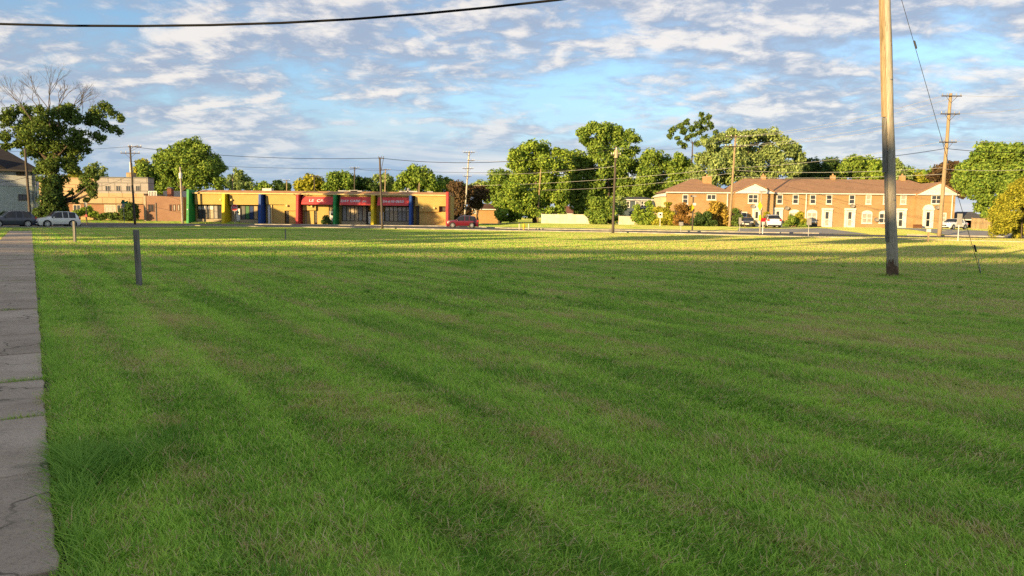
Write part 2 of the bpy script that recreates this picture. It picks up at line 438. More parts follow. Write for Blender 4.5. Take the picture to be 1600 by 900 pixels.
# ================================================================== the setting
def build_ground():
    xs = [-2500, -1200, -600, -350, -250, -190] + list(np.arange(-150, 151, 2.5)) + [190, 250, 350, 600, 1200, 2500]
    ys = [-1500, -700, -300, -150, -80, -40] + list(np.arange(-20, 201, 2.5)) + [230, 280, 350, 500, 800, 1400, 2500, 4000]
    nx, ny = len(xs), len(ys)
    v = [(float(x), float(y), hgt(x, y)) for y in ys for x in xs]
    f = [(j * nx + i, j * nx + i + 1, (j + 1) * nx + i + 1, (j + 1) * nx + i) for j in range(ny - 1) for i in range(nx - 1)]
    mb = MB(); mb.v = v; mb.f = f
    return tag(mb.build('ground', M_TURF, smooth=True), kind='structure')


build_ground()


def strip(name, near, far, z, material, xr):
    mb = MB(); xs = sorted(set([x for x, _ in near + far if xr[0] <= x <= xr[1]] + list(np.arange(xr[0], xr[1] + 0.1, 4.0))))
    for i, x in enumerate(xs):
        mb.v += [(x, pl(x, near), z), (x, pl(x, far), z)]
        if i: k = 2 * i; mb.f.append((k - 2, k, k + 1, k - 1))
    return tag(mb.build(name, material), kind='structure')


strip('road', NEAR_EDGE, FAR_EDGE, 0.012, M_ASPH, (-200, 130))
strip('forecourt', [(-42, 118.5), (-8.5, 118.5)], [(-42, 126.4), (-8.5, 126.4)], 0.10, M_APRON, (-42, -8.5))


def kerb(pts, name='kerb', w=0.17, h=0.13, z0=0.0, material=None):
    mb = MB(); n = len(pts)
    P = [Vector((p[0], p[1], 0)) for p in pts]
    for i in range(n):
        d = (P[min(i + 1, n - 1)] - P[max(i - 1, 0)]).normalized(); s = Vector((-d.y, d.x, 0)) * w / 2
        z = z0 + (p_z(P[i]) if z0 else 0)
        for q, zz in ((P[i] - s, -0.05), (P[i] - s, h + z), (P[i] + s, h + z), (P[i] + s, -0.05)): mb.v.append((q.x, q.y, zz))
        if i:
            k = 4 * i
            for a in range(3): mb.f.append((k - 4 + a, k - 4 + a + 1, k + a + 1, k + a))
    return tag(mb.build(name, material or M_KERB), kind='structure')


def p_z(p): return hgt(p.x, p.y)


kerb([(x, pl(x, NEAR_EDGE) - 0.08) for x in (-43.2, -30, -16, 0, 11.5, 20, 28, 34, 40, 55, 70, 110)], w=0.32, h=0.10)
kerb([(x, pl(x, FAR_EDGE) + 0.1) for x in (-8.0, -3, 0, 6, 12, 18, 25, 31, 36)])
kerb([(x, pl(x, FAR_EDGE) + 0.1) for x in (43.5, 52, 60, 75, 90)])
kerb([(-42, 118.4), (-8.5, 118.4)], h=0.14)
# far pavement strips, driveway and paths in front of the houses
def sheet(name, pts, material, dz=0.02, sub=2.0, kind='structure'):
    """a sheet between two edge polylines of equal length, laid a little above the terrain"""
    mb = MB(); a, c = pts
    n = len(a); rows = 6
    for i in range(n):
        for j in range(rows + 1):
            t = j / rows; x = a[i][0] + (c[i][0] - a[i][0]) * t; y = a[i][1] + (c[i][1] - a[i][1]) * t
            mb.v.append((x, y, hgt(x, y) + dz))
            if i and j:
                k = i * (rows + 1) + j; mb.f.append((k - rows - 2, k - rows - 1, k, k - 1))
    return tag(mb.build(name, material), kind=kind)


_xs = list(np.arange(-8, 34.1, 2.0))
sheet('footpath', ([(x, pl(x, FAR_EDGE) + 4.5 + (22 if x < -3 else 0) * 0) for x in _xs], [(x, pl(x, FAR_EDGE) + 6.0) for x in _xs]), M_APRON, 0.03)
sheet('side_street', ([(x, 160) for x in (-7, -3, 2, 8, 16)], [(x, 166) for x in (-7, -3, 2, 8, 16)]), M_APRON, 0.05)
_d0 = [(47.5, 82.5 - 3.3), (49.3, 88), (50.5, 94), (52.5, 101), (54.5, 110)]
sheet('driveway', (_d0, [(p[0] + 5.0 + 0.8 * (4 - i), p[1] - (2.6 if i == 0 else 0)) for i, p in enumerate(_d0)]), M_APRON, 0.03)
sheet('parking_pad', ([(27.5, 91), (30.5, 100), (33.0, 113)], [(41.0, 85.0), (41.5, 98), (42.0, 113)]), M_APRON, 0.03)
# cross street by the parked cars at the left, butted to the main road
mb = MB(); mb.v = [(-140, 40, 0.008), (-58.5, 75, 0.008), (-43.6, 86, 0.008), (-43.4, 100.8, 0.008), (-70, 103.5, 0.008), (-140, 125, 0.008)]
mb.f = [(0, 1, 5), (1, 4, 5), (1, 2, 3, 4)]
tag(mb.build('cross_street', M_ASPH), kind='structure')
kerb([(-95, 59.3), (-58.5, 74.9), (-43.6, 85.9), (-43.3, 100.5)], w=0.2, h=0.1)

# ---- sidewalk of separate slabs along the left edge of the lawn
E0 = ground_at(90, 900); E1 = ground_at(50, 362)
sd = (E1 - E0).normalized(); sq = Vector((sd.y, -sd.x, 0))              # sq points to the lawn
SDIR_L = (E1 - E0).length
SW_W = 1.55
sw = MB()
_a = E0 - sd * 5; _b = E1 + sd * 2.0
for t in np.linspace(0, 1, 12):
    p = _a + (_b - _a) * float(t)
    sw.v += [tuple(p - sq * (SW_W + 0.05) + Vector((0, 0, 0.006))), tuple(p + sq * 0.05 + Vector((0, 0, 0.006)))]
for i in range(11): sw.f.append((2 * i, 2 * i + 1, 2 * i + 3, 2 * i + 2))
M_SOIL = pmat('joint_soil', (0.05, 0.045, 0.03), (0.045, 0.065, 0.02), scale=6, rough=1.0)
SIDEWALK = tag(sw.build('sidewalk', M_SOIL), kind='structure')
JOINTS = []
t = -4.6
rs = random.Random(3)
while t < SDIR_L + 1.0:
    L = 1.52
    s = MB(); h = SW_W / 2
    pts = []
    nseg = 10
    for side in (0, 1, 2, 3):                                         # slightly chipped outline
        for k in range(nseg):
            u = k / nseg; j = rs.uniform(-0.008, 0.008) if k else 0
            if side == 0: pts.append((-h + 2 * h * u, -L / 2 + 0.018 + j))
            elif side == 1: pts.append((h + j * 1.5, -L / 2 + 0.012 + (L - 0.024) * u))
            elif side == 2: pts.append((h - 2 * h * u, L / 2 - 0.018 + j))
            else: pts.append((-h + j * 1.5, L / 2 - 0.012 - (L - 0.024) * u))
    n = len(pts); s.v = [(p[0], p[1], -0.05) for p in pts] + [(p[0], p[1], 0.022) for p in pts] + [(p[0] * 0.99, p[1] * 0.988, 0.03) for p in pts]
    s.f = [tuple(range(2 * n, 3 * n))] + [(i + r * n, (i + 1) % n + r * n, (i + 1) % n + (r + 1) * n, i + (r + 1) * n) for i in range(n) for r in (0, 1)]
    o = s.build('paving_slab', M_CONC, SIDEWALK)
    c = E0 + sd * (t + L / 2) - sq * h
    o.location = (c.x, c.y, rs.uniform(-0.004, 0.016))
    o.rotation_euler = (rs.uniform(-0.008, 0.008), rs.uniform(-0.006, 0.006), math.atan2(sd.y, sd.x) - math.pi / 2 + rs.uniform(-0.006, 0.006))
    JOINTS.append(t); t += L


# ---- grass: real blades, dense near the viewpoint and sparser and broader further off
def value_noise(x, y, s, seed):
    r = np.random.default_rng(seed).random((256, 256))
    x = x * s; y = y * s; xi = np.floor(x).astype(int); yi = np.floor(y).astype(int); fx = x - xi; fy = y - yi
    fx = fx * fx * (3 - 2 * fx); fy = fy * fy * (3 - 2 * fy)
    g = lambda a, c: r[a % 256, c % 256]
    return (g(xi, yi) * (1 - fx) + g(xi + 1, yi) * fx) * (1 - fy) + (g(xi, yi + 1) * (1 - fx) + g(xi + 1, yi + 1) * fx) * fy


def side_of_walk(x, y):     # metres to the lawn side of the sidewalk's edge, and metres along it
    dx = x - E0.x; dy = y - E0.y
    return dx * sq.x + dy * sq.y, dx * sd.x + dy * sd.y


POSTS_XY = []


def blades(n, y0, y1, width, hgt0, segs, margin=1.5, lk=1.0):
    """n blades scattered over the ground in front of the camera between y0 and y1"""
    yy = np.sqrt(rng.random(n) * (y1 ** 2 - y0 ** 2) + y0 ** 2)
    hw = 0.735 * yy + margin
    xx = (rng.random(n) * 2 - 1) * hw
    q, s = side_of_walk(xx, yy)
    ragged = (value_noise(s, s * 0 + 3.3, 2.6, 11) - 0.45) * 0.12 + 0.02 * rng.standard_normal(n)
    left = q < -(SW_W + 0.02)
    keep = (q > 0.0 - ragged * (ragged > 0)) | left
    xx, yy, q, s = xx[keep], yy[keep], q[keep], s[keep]; left = left[keep]; m = len(xx)
    clump = value_noise(xx, yy, 3.3, 5); cl2 = value_noise(xx, yy, 0.8, 6); cl3 = value_noise(xx, yy, 9.0, 8)
    # thin out in bare spots
    keep = rng.random(m) < np.clip(0.55 + 0.9 * clump * cl2 + 0.35 * cl3, 0, 1)
    xx, yy, q, s, clump, cl2, cl3, left = [a[keep] for a in (xx, yy, q, s, clump, cl2, cl3, left)]; m = len(xx)
    h = hgt0 * (0.5 + 0.55 * clump + 0.35 * cl3) * (0.65 + 0.6 * rng.random(m))
    # tall uncut fringe beside the walk, thickest near the viewpoint; rings of long grass round the posts
    tuft = np.exp(-((xx + 2.62) / 0.40) ** 2 - ((yy - 4.45) / 0.62) ** 2) * 1.25
    tuft += np.exp(-((q - 0.08) / 0.11) ** 2) * (0.12 + 0.85 * value_noise(s, s * 0 + 9.1, 0.5, 21) ** 2)
    for (ax, ay, rr) in POSTS_XY:
        tuft += 1.0 * np.exp(-(((xx - ax) / (rr * 2.2)) ** 2 + ((yy - ay) / rr) ** 2))
    tuft = np.clip(tuft, 0, 1.6) * np.clip((q - 0.0) / 0.07, 0.22, 1.0)
    h = h * (1 + 1.5 * tuft)
    ang = rng.random(m) * 2 * np.pi
    stripe = np.sign(np.sin((xx * QDIR.x + yy * QDIR.y) * 2 * np.pi / 3.1))
    lean = lk * h * (0.55 + 1.05 * rng.random(m)) * (1 + 0.25 * tuft)
    lx = np.cos(ang) * lean + SDIR.x * stripe * h * 0.4; ly = np.sin(ang) * lean + SDIR.y * stripe * h * 0.4
    fringe = (q < 0.14) & ~left
    lx = np.where(fringe, lx - sq.x * h * 0.12, lx); ly = np.where(fringe, ly - sq.y * h * 0.12, ly)
    fa = ang + np.pi / 2 + 0.5 * rng.standard_normal(m)
    w = width * (0.6 + 0.8 * rng.random(m))
    wx = np.cos(fa) * w / 2; wy = np.sin(fa) * w / 2
    z0 = np.full(m, -0.004)
    return dict(x=xx, y=yy, h=h, lx=lx, ly=ly, wx=wx, wy=wy, segs=segs, rnd=rng.random(m), lush=np.clip(tuft, 0, 1))


def joint_blades():
    xs, ys = [], []
    for t in JOINTS:
        if t < -1 or t > 30: continue
        k = int(60 + 240 * rs.random() ** 2)
        a0 = rs.uniform(-0.1, 0.7); a1 = a0 + rs.uniform(0.2, 0.9)
        for _ in range(k):
            p = E0 + sd * (t + rs.gauss(0, 0.012)) - sq * (SW_W * min(1, max(0, rs.uniform(a0, a1))))
            xs.append(p.x); ys.append(p.y)
    m = len(xs); xx = np.array(xs); yy = np.array(ys); ang = rng.random(m) * 6.283
    h = 0.025 + 0.05 * rng.random(m)
    return dict(x=xx, y=yy, h=h, lx=np.cos(ang) * h * 1.2, ly=np.sin(ang) * h * 1.2, wx=np.cos(ang + 1.57) * 0.004, wy=np.sin(ang + 1.57) * 0.004,
                segs=1, rnd=0.2 + 0.8 * rng.random(m), lush=np.zeros(m))


def weeds(n):
    """scattered weeds and coarse clumps standing a little over the turf"""
    X, Y_, H, LX, LY, WX, WY, RN = [], [], [], [], [], [], [], []
    for _ in range(n):
        y = math.sqrt(rs.random() * (34 ** 2 - 3 ** 2) + 9); x = rs.uniform(-1, 1) * 0.72 * y
        q, s = side_of_walk(x, y)
        if q < 0.15: continue
        k = rs.randint(14, 46); r = rs.uniform(0.03, 0.13); broad = rs.random() < 0.5; sc = 1 + y / 22
        for _ in range(k):
            a = rs.uniform(0, 6.283); d = r * math.sqrt(rs.random()); L = rs.uniform(0.03, 0.085) * (0.8 if broad else 1.2)
            X.append(x + d * math.cos(a)); Y_.append(y + d * math.sin(a)); H.append(L * (0.45 if broad else 0.95)); LX.append(math.cos(a) * L); LY.append(math.sin(a) * L)
            w = (0.009 if broad else 0.0035) * sc; WX.append(-math.sin(a) * w); WY.append(math.cos(a) * w); RN.append(rs.uniform(0.75, 1.0) if broad else rs.uniform(0.3, 0.9))
    f = lambda v: np.array(v); m = len(X)
    return dict(x=f(X), y=f(Y_), h=f(H), lx=f(LX), ly=f(LY), wx=f(WX), wy=f(WY), segs=2, rnd=f(RN), lush=np.full(m, 0.9))


def straw_litter(n):
    """cut dry stalks lying on the lawn"""
    yy = np.sqrt(rng.random(n) * (16 ** 2 - 2.5 ** 2) + 2.5 ** 2); xx = (rng.random(n) * 2 - 1) * (0.735 * yy + 1.0)
    q, s = side_of_walk(xx, yy)
    k = (q > 0.1) & (rng.random(n) < np.clip((value_noise(xx, yy, 0.75, 41) - 0.35) * 2.2 + (xx / 12), 0.02, 1))
    xx, yy = xx[k], yy[k]; m = len(xx); ang = rng.random(m) * 6.283; L = 0.05 + 0.11 * rng.random(m)
    return dict(x=xx, y=yy, h=0.02 + 0.035 * rng.random(m), lx=np.cos(ang) * L, ly=np.sin(ang) * L, wx=-np.sin(ang) * 0.002, wy=np.cos(ang) * 0.002,
                segs=0, rnd=np.full(m, 0.001) + 0.05 * rng.random(m), lush=np.zeros(m))


def build_grass(sets):
    V, T, RN, LU = [], [], [], []; base = 0
    for d in sets:
        m = len(d['x']); x, y, h, lx, ly, wx, wy = [d[k] for k in ('x', 'y', 'h', 'lx', 'ly', 'wx', 'wy')]
        z = np.zeros(m)
        if d['segs'] == 2:
            P = np.stack([np.stack([x - wx, y - wy, z], 1), np.stack([x + wx, y + wy, z], 1),
                          np.stack([x + lx * .38 + wx * .85, y + ly * .38 + wy * .85, z + h * .62], 1), np.stack([x + lx * .38 - wx * .85, y + ly * .38 - wy * .85, z + h * .62], 1),
                          np.stack([x + lx, y + ly, z + h], 1)], 1)
            tri = np.array([[0, 1, 2], [0, 2, 3], [3, 2, 4]]); k = 5
        elif d['segs'] == 0:     # lying stalk: starts a little above the ground
            z = z + 0.02 + 0.02 * rng.random(m)
            P = np.stack([np.stack([x - wx, y - wy, z], 1), np.stack([x + wx, y + wy, z], 1), np.stack([x + lx, y + ly, h], 1)], 1)
            tri = np.array([[0, 1, 2]]); k = 3
        else:
            P = np.stack([np.stack([x - wx, y - wy, z], 1), np.stack([x + wx, y + wy, z], 1), np.stack([x + lx, y + ly, z + h], 1)], 1)
            tri = np.array([[0, 1, 2]]); k = 3
        V.append(P.reshape(-1, 3)); T.append((base + (np.arange(m) * k)[:, None, None] + tri[None]).reshape(-1, 3))
        RN.append(np.repeat(d['rnd'], k)); LU.append(np.repeat(d['lush'], k)); base += m * k
    return tri_mesh('grass', np.concatenate(V), np.concatenate(T), M_GRASS, {'rnd': np.concatenate(RN), 'lush': np.concatenate(LU)})


def tri_mesh(name, V, T, material, attrs, parent=None):
    me = bpy.data.meshes.new(name); me.vertices.add(len(V)); me.vertices.foreach_set('co', np.ascontiguousarray(V, dtype=np.float32).ravel())
    me.loops.add(T.size); me.loops.foreach_set('vertex_index', np.ascontiguousarray(T, dtype=np.int32).ravel())
    me.polygons.add(len(T)); me.polygons.foreach_set('loop_start', np.arange(0, T.size, T.shape[1], dtype=np.int32))
    me.update(calc_edges=True)
    for k, a in attrs.items():
        at = me.attributes.new(k, 'FLOAT', 'POINT'); at.data.foreach_set('value', np.ascontiguousarray(a, dtype=np.float32))
    me.materials.append(material)
    o = bpy.data.objects.new(name, me); link(o, parent); return o


_p = ground_at(218, 445); _q = ground_at(1394, 431); _r = ground_at(1535, 427)
POSTS_XY += [(_p.x, _p.y, 0.16), (_q.x, _q.y, 0.28), (_r.x, _r.y, 0.25)]
GR = build_grass([blades(200000, 2.0, 6.5, 0.0062, 0.041, 2), blades(300000, 6.5, 12.5, 0.0088, 0.040, 1), blades(300000, 12.5, 26.0, 0.015, 0.042, 1),
                  blades(500000, 26.0, 72.0, 0.030, 0.066, 1, lk=0.4), joint_blades(), straw_litter(42000), weeds(420)])
tag(GR, 'short mown green lawn grass with dry straw patches and a long tuft by the sidewalk', 'grass', kind='stuff')

# ================================================================== buildings
class Facade:
    """turns picture columns and rows into metres on an upright wall Y metres ahead"""
    def __init__(s, Y, pyref=330): s.Y = Y; s.r = pyref
    def x(s, px): return W(px, s.r, s.Y).x
    def z(s, py, px): return W(px, py, s.Y).z


def text_part(body, size, material, parent, loc, rot, name='lettering', bold=0.0):
    cu = bpy.data.curves.new(name, 'FONT'); cu.body = body; cu.size = size; cu.align_x = 'CENTER'; cu.align_y = 'CENTER'; cu.extrude = 0.008; cu.offset = bold
    to = bpy.data.objects.new('tmp_text', cu); COL.objects.link(to)
    dg = bpy.context.evaluated_depsgraph_get(); me = bpy.data.meshes.new_from_object(to.evaluated_get(dg)); me.name = name
    bpy.data.objects.remove(to); bpy.data.curves.remove(cu)
    me.materials.clear(); me.materials.append(material)
    o = bpy.data.objects.new(name, me); link(o, parent); o.location = loc; o.rotation_euler = rot; return o


def framed(parent, x0, x1, z0, z1, Y, fw=0.07, glass=None, frame=None, nx=1, nz=1, name='window', depth=0.10, sill=False):
    """a window: outer frame with bars (proud of the wall), panes set back inside it"""
    frame = frame or M_WHITE; glass = glass or M_GLASS
    m = MB(); yf, yb = Y - depth * 0.6, Y + depth
    m.box(x0, x0 + fw, yf, yb, z0, z1).box(x1 - fw, x1, yf, yb, z0, z1).box(x0 + fw, x1 - fw, yf, yb, z1 - fw, z1).box(x0 + fw, x1 - fw, yf, yb, z0, z0 + fw)
    ix0, ix1, iz0, iz1 = x0 + fw, x1 - fw, z0 + fw, z1 - fw
    bw = fw * 0.7
    for i in range(1, nx):
        xc = ix0 + (ix1 - ix0) * i / nx; m.box(xc - bw / 2, xc + bw / 2, yf + 0.01, yb, iz0, iz1)
    for i in range(1, nz):
        zc = iz0 + (iz1 - iz0) * i / nz
        for k in range(nx):
            a = ix0 + (ix1 - ix0) * k / nx + (bw / 2 if k else 0); c = ix0 + (ix1 - ix0) * (k + 1) / nx - (bw / 2 if k < nx - 1 else 0)
            m.box(a, c, yf + 0.012, yb, zc - bw / 2, zc + bw / 2)
    w = m.build(name, frame, parent)
    for i in range(nx):
        for j in range(nz):
            a = ix0 + (ix1 - ix0) * i / nx; c = ix0 + (ix1 - ix0) * (i + 1) / nx; e = iz0 + (iz1 - iz0) * j / nz; g = iz0 + (iz1 - iz0) * (j + 1) / nz
            B(a + 0.003, c - 0.003, Y - 0.022, Y - 0.004, e + 0.003, g - 0.003).build('pane', glass, w)
    if sill: B(x0 - 0.06, x1 + 0.06, Y - 0.13, Y - 0.003, z0 - 0.09, z0 - 0.004).build('sill', frame, w)
    return w


# ------------------------------------------------------------------ day-care building with coloured fins
def daycare():
    Y = 126.5; f = Facade(Y); X = f.x
    gz = 0.0
    zt = f.z(303.3, 500)          # cornice line
    zr = f.z(298.4, 500)          # top of the fascia slope
    zs = f.z(320.3, 420)          # soffit over the recessed bays
    M_Y = course_mat('yellow_painted_block', (0.50, 0.36, 0.125), (0.46, 0.33, 0.11), 0.2, wid=0.4, depth=0.15)
    M_FASC = course_mat('tan_shingle', (0.50, 0.27, 0.13), (0.42, 0.22, 0.11), 0.16, wid=0.3, depth=0.3)
    M_TRIMY = pmat('cream_trim', (0.72, 0.56, 0.24), rough=0.7)
    M_AWN = pmat('red_awning_cloth', (0.62, 0.085, 0.075), (0.52, 0.06, 0.06), scale=1.2, rough=0.8)
    M_TAN = pmat('tan_render', (0.38, 0.31, 0.20), (0.30, 0.24, 0.16), scale=1.4, rough=0.9)
    M_DARK = pmat('dark_frame', (0.035, 0.028, 0.026), rough=0.5)
    M_LOUV = pmat('grey_louvre', (0.16, 0.14, 0.11), rough=0.7)
    M_LAMP = pmat('cream_globe', (0.75, 0.62, 0.26), rough=0.35)
    FIN = {'green': pmat('fin_green', (0.02, 0.26, 0.06), rough=0.5), 'yellow': pmat('fin_yellow', (0.66, 0.50, 0.015), rough=0.5),
           'blue': pmat('fin_blue', (0.015, 0.07, 0.30), rough=0.5), 'red': pmat('fin_red', (0.50, 0.045, 0.05), rough=0.5)}
    t = thing('daycare_building', 'long low yellow shop building with green, yellow, blue and red fins and red awnings', 'building', (0, 0, 0))
    xl, xr = X(297.5), X(703)
    # body behind the bays, roof slab, fascia slope, cornice
    B(xl, xr, Y + 1.2, Y + 9, gz - 0.2, zt - 0.02).build('rear_wall', M_Y, t)
    m = MB(); m.hexa([(xl + 0.9, Y - 0.15, zt + 0.08), (xr, Y - 0.15, zt + 0.08), (xr, Y + 9, zt + 0.08), (xl + 0.9, Y + 9, zt + 0.08)],
                     [(xl + 2.0, Y + 0.9, zr), (xr, Y + 0.9, zr), (xr, Y + 9, zr), (xl + 2.0, Y + 9, zr)])
    roof = m.build('roof', M_FASC, t)
    B(xl + 0.5, xr, Y - 0.30, Y + 1.1, zt - 0.10, zt + 0.078).build('cornice', M_TRIMY, t)
    for px, w, h in ((398, 1.6, 0.5), (520, 4.2, 0.25), (540, 1.2, 0.35), (618, 3.2, 0.3), (631, 0.25, 0.8), (663, 1.0, 0.25)):
        B(X(px), X(px) + w, Y + 4, Y + 5.5, zr - 0.03, zr + h).build('roof_vent', M_STEEL, roof)
    fins = [(296.5, 'green', -0.4), (351, 'yellow', 0.5), (407.5, 'blue', 0.5), (465.5, 'red', 0.5), (523, 'green', 0.5), (581.5, 'yellow', 0.5), (640.5, 'blue', 0.5), (697.5, 'red', 0.3)]
    for px, c, up in fins:
        x0 = X(px); w = 0.42 if px < 330 or c != 'yellow' else 0.5
        top = zt + (0.55 if px < 330 or px > 690 else -0.12)
        fm = MB(); fm.hexa([(x0, Y - 1.55, gz - 0.1), (x0 + w, Y - 1.55, gz - 0.1), (x0 + w + 0.06, Y + 1.19, gz - 0.1), (x0 - 0.06, Y + 1.19, gz - 0.1)],
                           [(x0, Y - 1.0, top), (x0 + w, Y - 1.0, top), (x0 + w + 0.06, Y + 1.19, top), (x0 - 0.06, Y + 1.19, top)])
        tag(fm.build('fin', FIN[c], t, bevel=0.03), '%s painted fin' % c)
    B(X(298.7), X(301.5), Y - 1.62, Y - 1.57, f.z(328.2, 300), f.z(326.6, 300)).build('number_plate', M_WHITE, t)

    def upper(a, c, zlo, yoff=0.0): B(X(a), X(c), Y + yoff, Y + 1.19, zlo, zt - 0.105).build('wall_panel', M_Y, t)

    def glazing(a, c, py0, py1, px, n, blinds, low=True, posters=(), yb=0.75):
        z1, z0 = f.z(py0, px), f.z(py1, px); x0, x1 = X(a), X(c)
        w = MB(); fw = 0.09
        w.box(x0, x1, Y + yb, Y + yb + 0.12, z1 - fw, z1 + 0.02).box(x0, x1, Y + yb, Y + yb + 0.12, z0 - 0.02, z0 + fw)
        for i in range(n + 1):
            xc = x0 + (x1 - x0) * i / n; w.box(xc - 0.05, xc + 0.05, Y + yb + 0.002, Y + yb + 0.122, z0 + fw, z1 - fw)
        sf = w.build('shopfront', M_DARK, t)
        for i in range(n):
            a_ = x0 + (x1 - x0) * i / n + 0.052; c_ = x0 + (x1 - x0) * (i + 1) / n - 0.052
            mt = blinds[i % len(blinds)]
            B(a_, c_, Y + yb + 0.05, Y + yb + 0.08, z0 + fw, z1 - fw).build('pane', mt, sf)
            if i in posters:
                B(a_ + 0.03, c_ - 0.03, Y + yb + 0.02, Y + yb + 0.045, z1 - fw - 0.62, z1 - fw - 0.05).build('poster', M_WHITE, sf)
        if low: B(x0 - 0.1, x1 + 0.05, Y + 0.35, Y + 1.18, gz - 0.1, z0 - 0.022).build('low_wall', M_TAN, t)

    def door(a, c, py0, py1, px, material, yb=0.6, window=True, name='door'):
        z1, z0 = f.z(py0, px), max(gz, f.z(py1, px))
        d = B(X(a), X(c), Y + yb, Y + yb + 0.08, z0, z1).build(name, material, t, bevel=0.02)
        if window:
            m = MB(); xc, zc = (X(a) + X(c)) / 2, z0 + (z1 - z0) * 0.72; rr = (X(c) - X(a)) * 0.26
            m.prism([(xc + rr * math.cos(k * math.pi / 6), zc + rr * math.sin(k * math.pi / 6)) for k in range(12)], Y + yb - 0.02, Y + yb - 0.004)
            m.build('door_window', M_GLASS, d)
            B(X(c) - 0.16, X(c) - 0.10, Y + yb - 0.06, Y + yb - 0.003, z0 + 1.0, z0 + 1.12).build('handle', M_STEEL, d)
        return d

    M_BL = pmat('shop_blind', (0.46, 0.38, 0.27), (0.34, 0.28, 0.2), rough=0.8); M_BL2 = pmat('shop_blind_grey', (0.30, 0.29, 0.28), rough=0.7)
    M_GRE = pmat('panel_green', (0.05, 0.16, 0.06), rough=0.6); M_BLU = pmat('panel_blue', (0.015, 0.04, 0.14), rough=0.6)
    M_RED = pmat('panel_red', (0.42, 0.02, 0.02), rough=0.6); M_GRY = pmat('panel_grey', (0.13, 0.13, 0.12), rough=0.6); M_TN = pmat('panel_tan', (0.45, 0.33, 0.18), rough=0.7)
    # bay 1
    upper(305, 351, zs)
    glazing(306.5, 349.5, 320.6, 342.0, 330, 7, [M_GLASS, M_GLASS, M_BL, M_BL, M_BL2, M_GLASS, M_GLASS], posters=(0, 1, 2, 3))
    # bay 2
    upper(359, 408, zs)
    door(367.2, 373.2, 326, 345.8, 370, M_WHITE, 0.55)
    glazing(374, 407, 321, 343, 390, 5, [M_GRY, M_GRE, M_BLU, M_TN, M_RED])
    B(X(359), X(367), Y + 0.9, Y + 1.18, gz, zs).build('wall_panel', M_TAN, t)
    # bay 3
    upper(416, 465.7, f.z(319.6, 440)); B(X(444.5), X(465.7), Y + 0.003, Y + 1.18, f.z(329.2, 455), f.z(319.6, 440) - 0.003).build('wall_panel', M_Y, t)
    B(X(417.5), X(421.2), Y + 0.3, Y + 1.15, gz, f.z(319.6, 440) - 0.005).build('post', M_WHITE, t, bevel=0.03)
    B(X(422.6), X(424.6), Y + 0.15, Y + 1.15, gz, f.z(320.2, 440) - 0.005).build('post', M_TRIMY, t, bevel=0.03)
    B(X(425.5), X(443.6), Y + 0.35, Y + 1.17, gz, f.z(320.0, 440) - 0.006).build('wall_panel', M_Y, t)
    B(X(450.8), X(465.7), Y + 0.25, Y + 1.17, gz, f.z(329.4, 455)).build('wall_panel', M_Y, t)

    def louvre(a, c, py0, py1, px, n):
        z1, z0 = f.z(py0, px), max(gz + 0.02, f.z(py1, px))
        l = B(X(a), X(c), Y + 0.62, Y + 1.16, z0, z1).build('louvre', M_DARK, t)
        for i in range(n):
            z = z0 + (z1 - z0) * (i + 0.5) / n; hh = (z1 - z0) / n * 0.36
            MB().hexa([(X(a) + .02, Y + 0.45, z - hh), (X(c) - .02, Y + 0.45, z - hh), (X(c) - .02, Y + 0.6, z - hh * .2), (X(a) + .02, Y + 0.6, z - hh * .2)],
                      [(X(a) + .02, Y + 0.45, z - hh * .6), (X(c) - .02, Y + 0.45, z - hh * .6), (X(c) - .02, Y + 0.6, z + hh), (X(a) + .02, Y + 0.6, z + hh)]).build('slat', M_LOUV, l)
    louvre(445.2, 450.4, 329.6, 347.5, 448, 9)
    # bay 4 with first awning
    upper(474, 523, f.z(320.0, 500), 0.1)
    B(X(473.5), X(493.5), Y + 0.05, Y + 1.18, f.z(328.6, 480), f.z(320.4, 480)).build('wall_panel', M_Y, t)
    B(X(478.4), X(489.4), Y + 0.4, Y + 1.17, gz, f.z(328.8, 480)).build('wall_panel', M_Y, t)
    B(X(494.6), X(513.0), Y + 0.4, Y + 1.17, gz, f.z(320.2, 500)).build('wall_panel', M_Y, t)
    louvre(490.0, 494.2, 329, 347.8, 492, 8)
    B(X(474.5), X(478.2), Y + 0.7, Y + 1.17, gz, f.z(328.8, 480)).build('wall_panel', M_TAN, t)
    door(513.8, 521.2, 329.5, 349.2, 518, M_WHITE, 0.5)
    B(X(513.4), X(521.6), Y + 0.55, Y + 1.17, f.z(329.2, 518), f.z(320.4, 518)).build('transom', M_TAN, t)
    # bays 5 and 6
    upper(531.5, 581.5, f.z(321, 555), 0.1); upper(590, 640.5, f.z(321.5, 615), 0.1)
    glazing(533.5, 571, 321.4, 345.6, 552, 6, [M_BL2, M_BL, M_BL, M_BL, M_BL2, M_BL])
    door(574.6, 580.6, 331, 349.6, 577, M_WHITE, 0.5)
    B(X(571.5), X(574.2), Y + 0.55, Y + 1.17, gz, f.z(322, 572)).build('wall_panel', M_DARK, t)
    door(592, 598.8, 331, 350.0, 595, M_STEEL, 0.5)
    glazing(600.5, 640.2, 322.4, 346.0, 620, 6, [M_BL2, M_BL, M_BL, M_BL2, M_BL2, M_BL], posters=(0, 1, 2, 3, 4, 5))
    # bay 7
    upper(649, 697.6, f.z(322.0, 670)); B(X(655.5), X(686.0), Y - 0.12, Y + 1.18, f.z(330.6, 670), f.z(322.0, 670) - 0.004).build('hood', M_Y, t)
    B(X(655), X(697.6), Y + 0.3, Y + 1.17, gz, f.z(330.8, 670)).build('wall_panel', M_Y, t)
    louvre(650, 655, 322.4, 351.4, 652, 14); louvre(686.6, 697, 322.4, 330.4, 692, 4)
